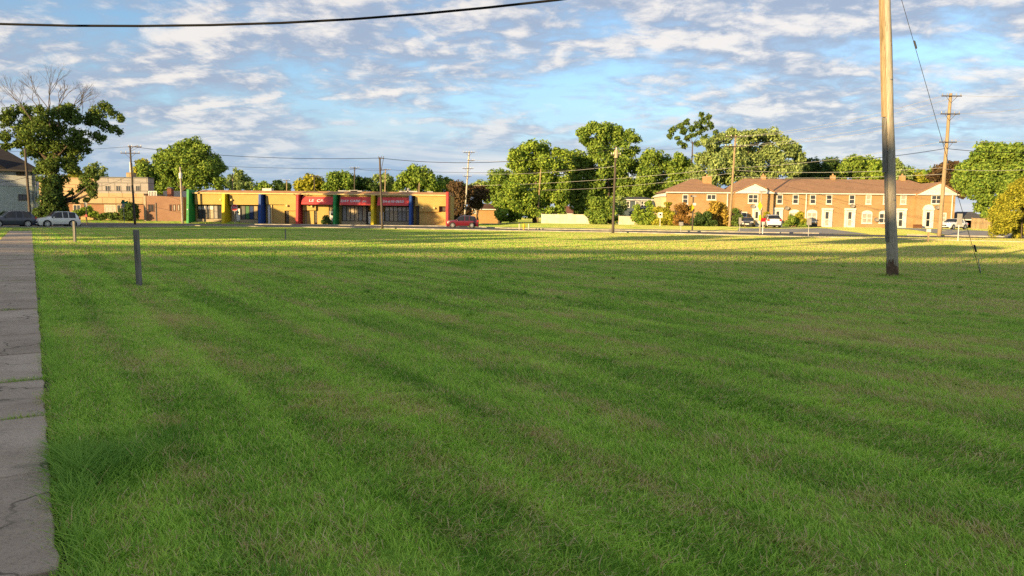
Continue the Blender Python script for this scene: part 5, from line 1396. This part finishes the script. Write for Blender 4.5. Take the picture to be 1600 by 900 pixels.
pole('utility_pole', 'nearest thick wooden utility pole standing in the lawn, cut by the top edge', (1394.5, 431, NP.y, 0.0), (1381.5, -95), 0.158, 0.125, M_POLE, extras=near_extras)
pole('utility_pole', 'tall bare wood pole with three crossarms in front of the right gable', (1467.5, 369, 79, 0.0), (1485.5, 146), 0.21, 0.15, M_POLE2, arms=((150.5, 1.05, 0), (178.5, 1.0, 0), (222.5, 0.9, 0)))
pole('utility_pole', 'wooden pole with two crossarms at the corner of the townhouses', (1139.5, 354, 108, 0.35), (1149.6, 211), 0.18, 0.13, M_POLE2, arms=((214, 1.5, 0), (229, 1.55, 0)))
pole('utility_pole', 'thin grey pole with transformer in front of the tallest tree', (957.5, 364, 79.5, 0.0), (962.4, 228), 0.15, 0.10, M_POLE3, arms=((242.5, 0.5, 0),), extras=transformer(8.35, 0.05, 0.2, 0.8, pmat('tan_transformer', (0.45, 0.36, 0.24))))
pole('utility_pole', 'plain brown wooden pole at the left end of the cream fence', (839.5, 348.5, 143, 0.45), (846.5, 244), 0.19, 0.13, M_POLE2, arms=((247, 0.35, 0),))
pole('utility_pole', 'pale tall pole with several crossarms above the red car', (725.5, 342, 150, 0.4), (733.2, 236.5), 0.20, 0.13, pmat('pale_weathered', (0.48, 0.45, 0.39), (0.40, 0.36, 0.30), rough=0.9), arms=((238.5, 1.15, 0), (251, 0.7, 0.5), (263.5, 1.1, 0), (275.5, 0.8, 0)))


def stub(t, P, H):
    z = H - 0.12
    B(-0.12 + P(z).x, 0.55 + P(z).x, -0.22, -0.12, z - 0.05, z + 0.05).build('crossarm', M_ARM, t)
    MB().tube([(P(z).x + 0.5, -0.17, z), (P(z).x + 0.07, -0.13, z - 2.0)], 0.035, 6).build('brace', M_ARM, t)
    for dx in (-0.1, 0.25, 0.5): MB().tube([(P(z).x + dx, -0.17, z + 0.05), (P(z).x + dx, -0.17, z + 0.25)], [0.03, 0.05], 6).build('insulator', M_DSTEEL, t)


pole('utility_pole', 'dark slim pole in front of the second yellow fin', (597.5, 357.5, 92, 0.0), (593.3, 246), 0.15, 0.11, M_POLE3, extras=stub)


def lamp_arm(t, P, H):
    z = H - 0.1
    MB().tube([P(z - 0.5), P(z - 0.05) + Vector((0.5, 0, 0)), P(z) + Vector((1.3, -0.3, 0.1))], 0.03, 6).build('brace', M_ARM, t)


pole('utility_pole', 'dark two-crossarm pole in front of the tan office', (211, 351, 106, 0.0), (203, 227.5), 0.16, 0.11, M_POLE3, arms=((229.5, 0.95, 0.75), (239.5, 1.35, 0.05)), extras=lamp_arm)
pole('utility_pole', 'brown pole with grey transformer left of the green end fin', (285.2, 342, 124, 0.0), (281.4, 261), 0.17, 0.13, M_POLE, extras=transformer(7.9, 0.05, 0.26, 0.9, M_WHITE))
pole('utility_pole', 'leaning weathered pole in front of the pale house', (47.5, 340, 88, 0.0), (39, 232), 0.17, 0.12, M_POLE3)
for lb, b, tp, Y, arms, m in (('distant pole beyond the roof over the first awning', (492, 299), (491, 274), 190, ((275.5, 1.1, 0),), M_POLE3),
                              ('tallest distant pole beyond the roof over the second awning', (553.5, 299), (554, 261), 180, ((262.5, 1.2, 0),), M_POLE3),
                              ('pale distant pole just right of the dark slim pole', (600.5, 299), (602.4, 264), 180, ((265.5, 1.2, 0),), M_POLE2),
                              ('short pale distant pole right of the phone number awning', (655, 300), (655, 285.5), 170, (), M_POLE2),
                              ('pale distant pole above the second bay', (364, 297), (363.4, 271), 170, (), M_POLE2),
                              ('short distant pole above the first red fin', (448.5, 298), (448, 281), 190, ((282, 0.9, 0),), M_POLE2)):
    pole('utility_pole', lb, (b[0], b[1] + 30, Y, 0.1), tp, 0.17, 0.12, m, arms=arms)


def wire(label, pts, r=0.02, sag=0.0, material=None, name='overhead_wire'):
    """pts: photo columns and rows with distance; a sagging line is drawn through each pair"""
    P = [W(*p) if len(p) == 3 else Vector(p[:3]) for p in pts]; path = [P[0]]
    for a, b in zip(P[:-1], P[1:]):
        n = 14 if sag else 3
        for i in range(1, n + 1):
            u = i / n; q = a.lerp(b, u); q.z -= sag * 4 * u * (1 - u); path.append(q)
    return tag(MB().tube(path, r, 5).build(name, material or M_WIRE), label, 'wire')


cab = [(-160, 32), (0, 37.5), (110, 40.2), (220, 40.6), (330, 39.2), (440, 35.8), (550, 30), (660, 21.5), (760, 12), (870, 0), (1000, -17), (1180, -44), (1383, -80)]
tag(MB().tube([W(x, y, 23.5 - 2.4 * (x + 160) / 1543) for x, y in cab], 0.036, 8).build('overhead_cable', M_WIRE, smooth=True), 'thick black overhead cable crossing the sky at the upper left', 'cable')
G0 = NP + Vector((W(1381.5, -95, NP.y).x - NP.x, 0, W(1381.5, -95, NP.y).z)); G1 = ground_at(1535.5, 428)
gw = thing('guy_wire', 'guy wire slanting from the near pole down to the lawn at right', 'wire', G1)
gd = G0 - G1
MB().tube([gd * 0.0 + Vector((0, 0, -0.2)), gd * 1.0], 0.0075, 6).build('strand', M_DSTEEL, gw)
for u in (0.705, 0.083):
    MB().tube([gd * (u - 0.012), gd * (u - 0.010), gd * (u + 0.010), gd * (u + 0.012)], [0.012, 0.03, 0.03, 0.012], 8).build('strain_insulator', M_DSTEEL, gw)
MB().tube([Vector((0, 0, -0.25)), gd * 0.05], 0.013, 6).build('anchor_rod', M_STEEL, gw)
T595, T962, T209 = (594, 247, 92), (962, 233, 79.5), (205, 229, 106)
wire('upper cable from the two-crossarm pole to the dark slim pole', [T209, T595], 0.03, 0.62)
wire('upper cable from the left frame edge to the two-crossarm pole', [(-40, 236, 120), T209], 0.022, 0.3)
wire('upper cable from the dark slim pole to the transformer pole', [T595, T962], 0.03, 0.95)
wire('lower cable from the two-crossarm pole to the dark slim pole', [(205, 252, 106), (594, 264, 92)], 0.02, 0.3)
wire('lower cable from the dark slim pole to the transformer pole', [(594, 264, 92), (962, 258, 79.5)], 0.018, 0.6)
wire('service wire drooping from the pale house pole to the tan office', [(41, 278, 88), (196, 277, 130)], 0.022, 1.5)
wire('second drooping service wire from the pale house pole', [(42, 284, 88), (150, 300, 130)], 0.02, 0.6)
wire('wire from the left edge to the pale house pole', [(-30, 286, 80), (41, 277, 88)], 0.022, 0.2)
for lb, a, b, r, s, m in (('top wire from the transformer pole to the pole at the townhouses', (962, 231, 79.5), (1149, 214, 108), 0.016, 0.8, M_WIREL),
                          ('pale wire low across the tall trees to the corner pole', (740, 290, 150), (1146, 262, 108), 0.022, 0.5, M_WIREL),
                          ('second pale wire across the trees to the corner pole', (740, 271, 150), (962, 260, 80), 0.02, 0.4, M_WIREL),
                          ('pale wire passing in front of the blue-grey house trees', (846, 297, 143), (1145, 270, 108), 0.02, 0.6, M_WIREL),
                          ('thin wire from the pale pole to the brown pole', (735, 250, 150), (846, 247, 143), 0.02, 0.4, M_WIREL),
                          ('top sunlit wire between corner pole and tall bare pole', (1152, 213, 108), (1476, 149, 79), 0.016, 0.7, M_WIREL),
                          ('second sunlit wire between corner pole and tall bare pole', (1163, 213, 108), (1500, 150, 79), 0.016, 0.8, M_WIREL),
                          ('third sunlit wire at the middle crossarm', (1136, 228, 108), (1474, 177, 79), 0.016, 0.6, M_WIREL),
                          ('fourth sunlit wire at the middle crossarm', (1160, 228, 108), (1500, 178, 79), 0.016, 0.7, M_WIREL),
                          ('sunlit wire at the lowest crossarm of the tall bare pole', (1150, 262, 108), (1474, 221, 79), 0.018, 0.5, M_WIREL),
                          ('dark cable between the corner pole and tall bare pole', (1150, 248, 108), (1478, 232, 79), 0.03, 0.9, M_WIRE),
                          ('low dark wire before the townhouse roof ridge', (1150, 266, 108), (1476, 262, 79), 0.02, 0.4, M_WIREL),
                          ('lowest pale wire along the townhouse ridge', (1150, 276, 108), (1474, 272, 79), 0.02, 0.3, M_WIREL),
                          ('top wire from the tall bare pole to the right edge', (1500, 149, 79), (1660, 146, 60), 0.014, 0.2, M_WIREL),
                          ('middle wire from the tall bare pole to the right edge', (1498, 177, 79), (1660, 158, 60), 0.014, 0.3, M_WIREL),
                          ('lower sunlit wire from the tall bare pole to the right edge', (1494, 221, 79), (1660, 214, 60), 0.016, 0.2, M_WIREL),
                          ('dark cable from the tall bare pole to the right edge', (1478, 232, 79), (1660, 238, 60), 0.028, 0.2, M_WIRE),
                          ('low wire from the tall bare pole past the right maple', (1474, 264, 79), (1660, 262, 60), 0.016, 0.2, M_WIREL),
                          ('far wire beyond the shop roof between the distant poles', (491, 276, 190), (554, 263, 180), 0.03, 0.4, M_WIRE),
                          ('far wire right of the tallest distant pole', (554, 263, 180), (602, 266, 180), 0.03, 0.3, M_WIRE)):
    wire(lb, [a, b], r, s, m)


# ================================================================== posts, signs, hydrant
def wood_post(label, b, tpx, tpy, w, material, d=None, name='wooden_post'):
    p = ground_at(*b); tp = W(tpx, tpy, p.y); h = w / 2; d = (d or w) / 2; H = tp.z; dx = tp.x - p.x
    m = MB(); m.hexa([(-h, -d, -0.2), (h, -d, -0.2), (h, d, -0.2), (-h, d, -0.2)], [(dx - h, -d, H), (dx + h * 0.96, -d, H - 0.02), (dx + h * 0.96, d, H), (dx - h, d, H - 0.01)])
    o = m.build(name, material, bevel=0.008); o.location = (p.x, p.y, 0); return tag(o, label, 'post')


wood_post('nearest weathered grey wooden post leaning in the lawn by the sidewalk', (218, 446), 212.5, 358.5, 0.10, M_POST)
wood_post('farther wooden post in front of the white car', (117.2, 379), 115.6, 345.5, 0.115, M_POST)
wood_post('short thin dark stake standing in the middle of the lawn', (446, 375), 446, 357.5, 0.07, M_POST, name='stake')


def sign_post(label, px, py0, py1, Y, plates, r=0.035, gz=None, material=None, cat='sign', name='road_sign', lean=0.0):
    f = Facade(Y, (py0 + py1) / 2); x = f.x(px); g = hgt(x, Y) if gz is None else gz
    t = thing(name, label, cat, (x, Y, g))
    zt = f.z(py0, px) - g
    MB().tube([(0, 0, -0.2), (lean, 0, zt)], r, 8).build('post', material or M_STEEL, t)
    for kind, dx, py, w, h, mt in plates:
        z = f.z(py, px) - g; y = -r - 0.02
        if kind == 'oct':
            m = MB(); m.prism([(dx + w / 2 / math.cos(math.pi / 8) * math.cos(math.pi / 8 + k * math.pi / 4), z + w / 2 / math.cos(math.pi / 8) * math.sin(math.pi / 8 + k * math.pi / 4)) for k in range(8)], y - 0.01, y + 0.01); o = m.build('sign_face', M_WHITE, t)
            m = MB(); w2 = w * 0.92; m.prism([(dx + w2 / 2 / math.cos(math.pi / 8) * math.cos(math.pi / 8 + k * math.pi / 4), z + w2 / 2 / math.cos(math.pi / 8) * math.sin(math.pi / 8 + k * math.pi / 4)) for k in range(8)], y - 0.016, y - 0.012); m.build('red_field', mt, o)
            text_part('STOP', w * 0.36, M_WHITE, o, (dx, y - 0.02, z), (math.pi / 2, 0, 0), bold=0.006)
        elif kind == 'diamond':
            m = MB(); m.prism([(dx + w / 2, z), (dx, z + h / 2), (dx - w / 2, z), (dx, z - h / 2)], y - 0.01, y + 0.01); m.build('sign_face', mt, t)
        elif kind == 'blade':
            B(dx - w / 2, dx + w / 2, y - 0.01, y + 0.01, z - h / 2, z + h / 2).build('name_blade', mt, t)
        else:
            B(dx - w / 2, dx + w / 2, y - 0.01, y + 0.01, z - h / 2, z + h / 2).build('sign_face', mt, t, bevel=0.006)
    return t


M_SGRN = pmat('sign_green', (0.01, 0.16, 0.09), rough=0.4); M_SRED = pmat('sign_red', (0.50, 0.015, 0.03), rough=0.4); M_SYEL = pmat('sign_yellow', (0.72, 0.52, 0.02), rough=0.4)
M_SLIM = pmat('sign_lime', (0.55, 0.68, 0.03), rough=0.4); M_SBACK = pmat('sign_back', (0.30, 0.29, 0.28), rough=0.5)
sign_post('red stop sign in front of the yellow shop building', 367, 320, 353, 108, [('oct', 0, 324.6, 0.96, 0.96, M_SRED)], 0.04)
sign_post('green street name sign by the dark hedge', 193.5, 313, 351, 112, [('blade', 0.15, 316.5, 1.0, 0.28, M_SGRN), ('blade', 0.0, 313.8, 0.45, 0.26, M_SGRN), ('rect', 0, 320.5, 0.4, 0.5, M_SBACK)], 0.035)
sign_post('tall sign post in front of the big left tree near the white car', 135, 311, 352.5, 100, [('rect', 0, 318, 0.42, 1.0, M_SBACK), ('rect', 0.0, 337, 0.25, 0.3, M_SRED)], 0.07, material=M_POLE3)
sign_post('yellow diamond crossing sign on wooden post by the rusty shrub', 1082.5, 305, 361.5, 92, [('diamond', -0.18, 324.5, 0.62, 1.0, M_SYEL), ('blade', 0.0, 306.5, 0.75, 0.2, M_SBACK), ('rect', 0.14, 319, 0.4, 0.3, M_WHITE)], 0.09, material=M_POLE3)
sign_post('lime yellow crossing sign with street name blades beside the parked white car', 1188.5, 299, 365.5, 84, [('diamond', -0.14, 322, 0.55, 1.05, M_SLIM), ('blade', 0.12, 299.5, 0.75, 0.2, M_SBACK), ('rect', -0.1, 340, 0.26, 0.6, M_SLIM)], 0.07, material=M_POLE)
sign_post('small red and white sign just left of the parked white car', 1192, 341, 366, 82, [('rect', 0, 343.6, 0.55, 0.4, M_SRED)], 0.05, material=M_WHITE)
sign_post('grey back of a small sign on the verge before the arched windows', 1263.5, 341, 372, 70, [('rect', 0, 346.5, 0.45, 0.62, M_SBACK)], 0.03)
sign_post('tall grey sign on white post beside the white sedan', 1498, 334, 377, 60, [('rect', 0, 342.5, 0.42, 0.9, M_SBACK)], 0.035, material=M_WHITE)
sign_post('white square sign with a dark emblem by the golden bush', 1031.5, 332, 354, 108, [('rect', 0, 336, 0.62, 0.78, M_WHITE), ('rect', 0, 335.4, 0.3, 0.22, M_SGRN)], 0.04, material=M_WHITE)
sign_post('small grey sign on the verge in front of the rusty shrub', 1064, 347, 362.5, 88, [('rect', 0, 349.6, 0.5, 0.42, M_SBACK)], 0.03)
sign_post('narrow mauve grey sign right of the corner pole', 1156, 340, 361, 94, [('rect', 0, 345, 0.34, 0.85, M_SBACK)], 0.03)

# white-capped utility marker by the kerb in front of the right gable
p = ground_at(1450, 379)
t = thing('utility_marker', 'short wooden marker post with cream cap by the kerb', 'post', (p.x, p.y, 0))
B(-0.05, 0.05, -0.05, 0.05, -0.2, 0.78).build('post', M_POLE2, t); B(-0.13, 0.13, -0.09, 0.09, 0.782, 1.02).build('cap', M_WHITE, t, bevel=0.02)
# fire hydrant between two bollards
hp = W(818.5, 358.5, 97)
M_HY = pmat('hydrant_yellow', (0.62, 0.42, 0.03), rough=0.5)
hg = hgt(hp.x, 97)
t = thing('fire_hydrant', 'yellow fire hydrant between two white bollards across the road', 'hydrant', (hp.x, 97, hg))
MB().tube([(0, 0, -0.1), (0, 0, 0.05), (0, 0, 0.06), (0, 0, 0.55), (0, 0, 0.56), (0, 0, 0.60), (0, 0, 0.72), (0, 0, 0.78)], [0.16, 0.16, 0.11, 0.11, 0.15, 0.15, 0.10, 0.03], 14).build('barrel', M_HY, t)
MB().tube([(-0.22, 0, 0.42), (0.22, 0, 0.42)], 0.06, 10).build('side_outlet', M_HY, t); MB().tube([(0, 0, 0.40), (0, -0.2, 0.40)], 0.075, 10).build('front_outlet', M_HY, t)
for px, lb in ((811.5, 'left'), (826.2, 'right')):
    x = W(px, 352, 97).x
    b = MB().tube([(0, 0, -0.1), (0, 0, 0.68), (0, 0, 0.74), (0, 0, 0.77)], [0.085, 0.085, 0.07, 0.03], 12).build('bollard', M_FW, smooth=False)
    b.location = (x, 97, hgt(x, 97)); tag(b, '%s white bollard beside the yellow fire hydrant' % lb, 'bollard', 'bollards guarding the hydrant')
# garden chest and bin before the townhouse doors
for lb, px, w, h, m in (('dark brown storage chest left of the arched white door', 1434, 1.15, 0.55, pmat('chest_brown', (0.16, 0.07, 0.035))), ('dark low planter box below the wide arched window', 1271, 1.0, 0.5, pmat('planter_dark', (0.05, 0.055, 0.05)))):
    x = W(px, 350, 116.5).x; g = hgt(x, 116.5)
    t = thing('storage_box', lb, 'box', (x, 116.5, g))
    B(-w / 2, w / 2, -0.3, 0.3, -0.05, h * 0.85).build('body', m, t, bevel=0.02); B(-w / 2 - 0.03, w / 2 + 0.03, -0.33, 0.33, h * 0.85 + 0.003, h).build('lid', m, t, bevel=0.02)


# ================================================================== vehicles
def car(name, label, kind, paint, loc, rz, L=4.5, Wd=1.84, H=1.67, rails=False):
    t = thing(name, label, 'car', loc, rz)
    hw = Wd / 2
    if kind == 'suv':   # x (front 0 .. rear 1), top z fraction, cabin flag, width fraction
        S = [(0.0, .42, 0, .80), (.018, .50, 0, .90), (.06, .555, 0, .97), (.16, .60, 0, 1), (.255, .635, 0, 1), (.30, .68, 1, 1), (.42, .955, 1, 1), (.47, .985, 1, 1), (.56, 1.0, 1, 1), (.575, 1.0, 1, 1), (.70, .995, 1, 1), (.715, .993, 1, 1), (.83, .965, 1, .99), (.88, .935, 1, .985), (.955, .66, 1, .97), (.985, .56, 0, .94), (1.0, .42, 0, .86)]
        belt = .575; wr = 0.37; wx = (.19, .795)
    else:
        S = [(0.0, .40, 0, .78), (.018, .48, 0, .88), (.06, .53, 0, .96), (.16, .59, 0, 1), (.27, .63, 0, 1), (.31, .67, 1, 1), (.44, .955, 1, 1), (.50, .99, 1, 1), (.56, 1.0, 1, 1), (.575, 1.0, 1, 1), (.66, .985, 1, 1), (.675, .98, 1, 1), (.72, .955, 1, 1), (.77, .90, 1, .99), (.875, .685, 1, .97), (.97, .65, 0, .93), (1.0, .44, 0, .84)]
        belt = .60; wr = 0.325; wx = (.185, .80)
    zb = 0.20
    rows = []
    for u, tz, cab, w in S:
        x = (u - 0.5) * L; top = tz * H; b = min(belt * H, top - 0.02); W_ = hw * w
        if cab and tz > .70: r = [(W_ * .90, zb), (W_ * .99, zb + .18), (W_, b * .80), (W_ * .965, b), (W_ * .76, top - .055), (W_ * .60, top - .008), (0, top)]
        else: r = [(W_ * .90, zb), (W_ * .99, zb + .18), (W_, b * .80), (W_ * .965, min(b, top - .05)), (W_ * .88, top - .028), (W_ * .65, top - .004), (0, top + .012)]
        rows.append([(x, y, z) for y, z in r])
    n = 7
    body, glass = MB(), {}
    body.v = [p for r in rows for p in r] + [(p[0], -p[1], p[2]) for r in rows for p in r]; off = n * len(rows)
    gl = {'windscreen': [], 'rear_window': [], 'side': []}
    for i in range(len(S) - 1):
        u0, t0, c0, _ = S[i]; u1, t1, c1, _ = S[i + 1]
        for j in range(n - 1):
            q = (i * n + j, i * n + j + 1, (i + 1) * n + j + 1, (i + 1) * n + j); q2 = tuple(off + k for k in (q[3], q[2], q[1], q[0]))
            dst = None
            if c0 and c1:
                if j >= 4 and t1 - t0 > .2: dst = 'windscreen'
                elif j >= 4 and t0 - t1 > .2: dst = 'rear_window'
                elif j == 3 and t0 > .9 and t1 > .9 and u1 - u0 > .02: dst = 'side'
                elif j == 3 and t1 - t0 > .2: dst = 'side'
            if dst: gl[dst] += [q, q2]
            else: body.f += [q, q2]
    body.f += [tuple(range(n - 1, -1, -1)) + tuple(off + k for k in range(1, n - 1)), tuple((len(rows) - 1) * n + k for k in range(n)) + tuple(off + (len(rows) - 1) * n + k for k in range(n - 2, 0, -1))]
    bo = body.build('body', paint, t, smooth=True)
    bo.data.polygons.foreach_set('use_smooth', [True] * len(bo.data.polygons))
    m_ = bo.modifiers.new('edge', 'EDGE_SPLIT'); m_.split_angle = R(38)
    V = body.v
    for nm in ('windscreen', 'rear_window'):
        m = MB(); m.v = list(V); m.f = gl[nm]; o = m.build(nm, M_DGLASS, t)
        bm = bmesh.new(); bm.from_mesh(o.data); bmesh.ops.delete(bm, geom=[v for v in bm.verts if not v.link_faces], context='VERTS'); bm.to_mesh(o.data); bm.free()
    for q in gl['side']:
        m = MB(); m.add([V[k] for k in q], [(0, 1, 2, 3)]); m.build('side_window', M_DGLASS, t)
    for wi, wu in enumerate(wx):
        x = (wu - .5) * L
        for s in (-1, 1):
            a = MB(); a.tube([(x, s * (hw - 0.12), wr), (x, s * (hw + 0.004), wr)], wr * 1.16, 22); a.build('wheel_arch', M_TRIM, t)
            w = MB(); w.tube([(x, s * (hw - 0.2), wr), (x, s * (hw - 0.01), wr), (x, s * (hw + 0.02), wr)], [wr, wr, wr * 0.94], 22); wo = w.build('wheel', M_TYRE, t)
            r_ = MB(); c = Vector((x, s * (hw + 0.024), wr)); r_.tube([c - Vector((0, s * 0.003, 0)), c + Vector((0, s * 0.006, 0))], wr * 0.24, 12)
            for k in range(7):
                a_ = k * 2 * math.pi / 7; d = Vector((math.cos(a_), 0, math.sin(a_))); e = Vector((-math.sin(a_), 0, math.cos(a_))) * wr * 0.09
                y = Vector((0, s * 0.004, 0))
                r_.hexa([c + d * wr * .18 - e - y, c + d * wr * .18 + e - y, c + d * wr * .66 + e * 1.5 - y, c + d * wr * .66 - e * 1.5 - y], [c + d * wr * .18 - e + y, c + d * wr * .18 + e + y, c + d * wr * .66 + e * 1.5 + y, c + d * wr * .66 - e * 1.5 + y])
            nseg = 22; rv = []
            for q_ in range(nseg):
                a_ = q_ * 2 * math.pi / nseg; d = Vector((math.cos(a_), 0, math.sin(a_))); rv += [c + d * wr * .62 + Vector((0, s * .004, 0)), c + d * wr * .70 + Vector((0, s * .004, 0))]
            r_.add(rv, [(2 * q_, 2 * q_ + 1, (2 * q_ + 3) % (2 * nseg), (2 * q_ + 2) % (2 * nseg)) for q_ in range(nseg)])
            r_.build('rim', M_RIM, wo)
    xf, xb = -L / 2, L / 2
    for s in (-1, 1):
        MB().hexa([(xf + .035, s * hw * .52, .60 * H * .72), (xf + .20, s * hw * .93, .60 * H * .74), (xf + .34, s * hw * .95, .60 * H * .80), (xf + .06, s * hw * .52, .60 * H * .76)],
                  [(xf + .045, s * hw * .52, .60 * H * .83), (xf + .20, s * hw * .91, .60 * H * .90), (xf + .42, s * hw * .955, .60 * H * .93), (xf + .10, s * hw * .52, .60 * H * .86)]).build('headlight', M_HEAD, t)
        zt = (.52 if kind == 'sedan' else .60) * H
        MB().box(xb - .20, xb - .012, min(s * hw * .66, s * hw * .965), max(s * hw * .66, s * hw * .965), zt * .84, zt * 1.06).build('taillight', M_TAIL, t, bevel=0.02)
        MB().hexa([((.325 - .5) * L, s * hw * .95, belt * H), ((.325 - .5) * L + .12, s * hw * .95, belt * H), ((.325 - .5) * L + .14, s * (hw + .17), belt * H + .02), ((.325 - .5) * L + .02, s * (hw + .17), belt * H + .02)],
                  [((.325 - .5) * L + .03, s * hw * .95, belt * H + .14), ((.325 - .5) * L + .13, s * hw * .95, belt * H + .14), ((.325 - .5) * L + .14, s * (hw + .17), belt * H + .16), ((.325 - .5) * L + .04, s * (hw + .17), belt * H + .16)]).build('mirror', paint, t, bevel=0.02)
        B((.33 - .5) * L, (.69 - .5) * L, min(s * hw * .9, s * (hw + .012)), max(s * hw * .9, s * (hw + .012)), zb + .02, zb + .14).build('sill_trim', M_TRIM, t)
        for du in (.545, .70):
            B((du - .5) * L - .16, (du - .5) * L, min(s * hw * .98, s * (hw + .02)), max(s * hw * .98, s * (hw + .02)), belt * H * .86, belt * H * .86 + .035).build('door_handle', paint, t)
        if rails: MB().tube([((.46 - .5) * L, s * hw * .58, H * .985), ((.50 - .5) * L, s * hw * .58, H + .035), ((.80 - .5) * L, s * hw * .58, H + .02), ((.84 - .5) * L, s * hw * .58, H * .965)], .018, 6).build('roof_rail', M_STEEL, t)
    B(xf - .012, xf + .2, -hw * .48, hw * .48, zb + .22, zb + .42).build('grille', M_TRIM, t, bevel=0.02)
    B(xf - .03, xf - .014, -.26, .26, zb + .14, zb + .27).build('number_plate', M_WHITE, t); B(xb + .006, xb + .02, -.26, .26, zb + .42, zb + .55).build('number_plate', M_WHITE, t)
    B(xb - .25, xb + .03, -hw * .88, hw * .88, zb - .02, zb + .18).build('rear_bumper', M_TRIM, t, bevel=0.03); B(xf - .01, xf + .25, -hw * .82, hw * .82, zb - .03, zb + .12).build('front_bumper', M_TRIM, t, bevel=0.03)
    return t


P_DK = paint_mat('car_slate_blue', (0.045, 0.055, 0.085)); P_WH = paint_mat('car_white', (0.76, 0.76, 0.75)); P_RED = paint_mat('car_red', (0.115, 0.008, 0.017)); P_BLK = paint_mat('car_black', (0.02, 0.021, 0.024)); P_TEAL = paint_mat('car_teal', (0.03, 0.07, 0.075))


def put(px, Y): return W(px, 350, Y).x


def cl(px, Y, z=None):
    x = put(px, Y); return (x, Y, (hgt(x, Y) if z is None else z) + 0.015)


car('parked_car', 'dark slate blue SUV parked at the left edge of the street', 'suv', P_DK, cl(18, 80), R(47), 4.4, 1.84, 1.76, True)
car('parked_car', 'white SUV parked behind the dark one by the big tree', 'suv', P_WH, cl(90, 82.5), R(50), 4.2, 1.82, 1.74)
car('red_car', 'dark red SUV driving left past the red end fin', 'suv', P_RED, cl(723, 105), R(2), 4.5, 1.84, 1.74)
car('parked_car', 'white SUV seen from behind in front of the townhouses', 'suv', P_WH, cl(1204, 103.5), R(-97), 4.8, 1.95, 1.78, True)
car('parked_car', 'dark low car parked left of the white SUV at the townhouses', 'sedan', P_BLK, cl(1169, 109), R(68), 4.4, 1.8, 1.38)
car('parked_car', 'white sedan parked in the driveway at the right gable', 'sedan', P_WH, cl(1489, 100), R(30), 4.45, 1.8, 1.47)
car('parked_car', 'dark teal car half hidden behind the green end fin', 'sedan', P_TEAL, cl(290, 133, 0.0), R(80), 4.4, 1.8, 1.5)
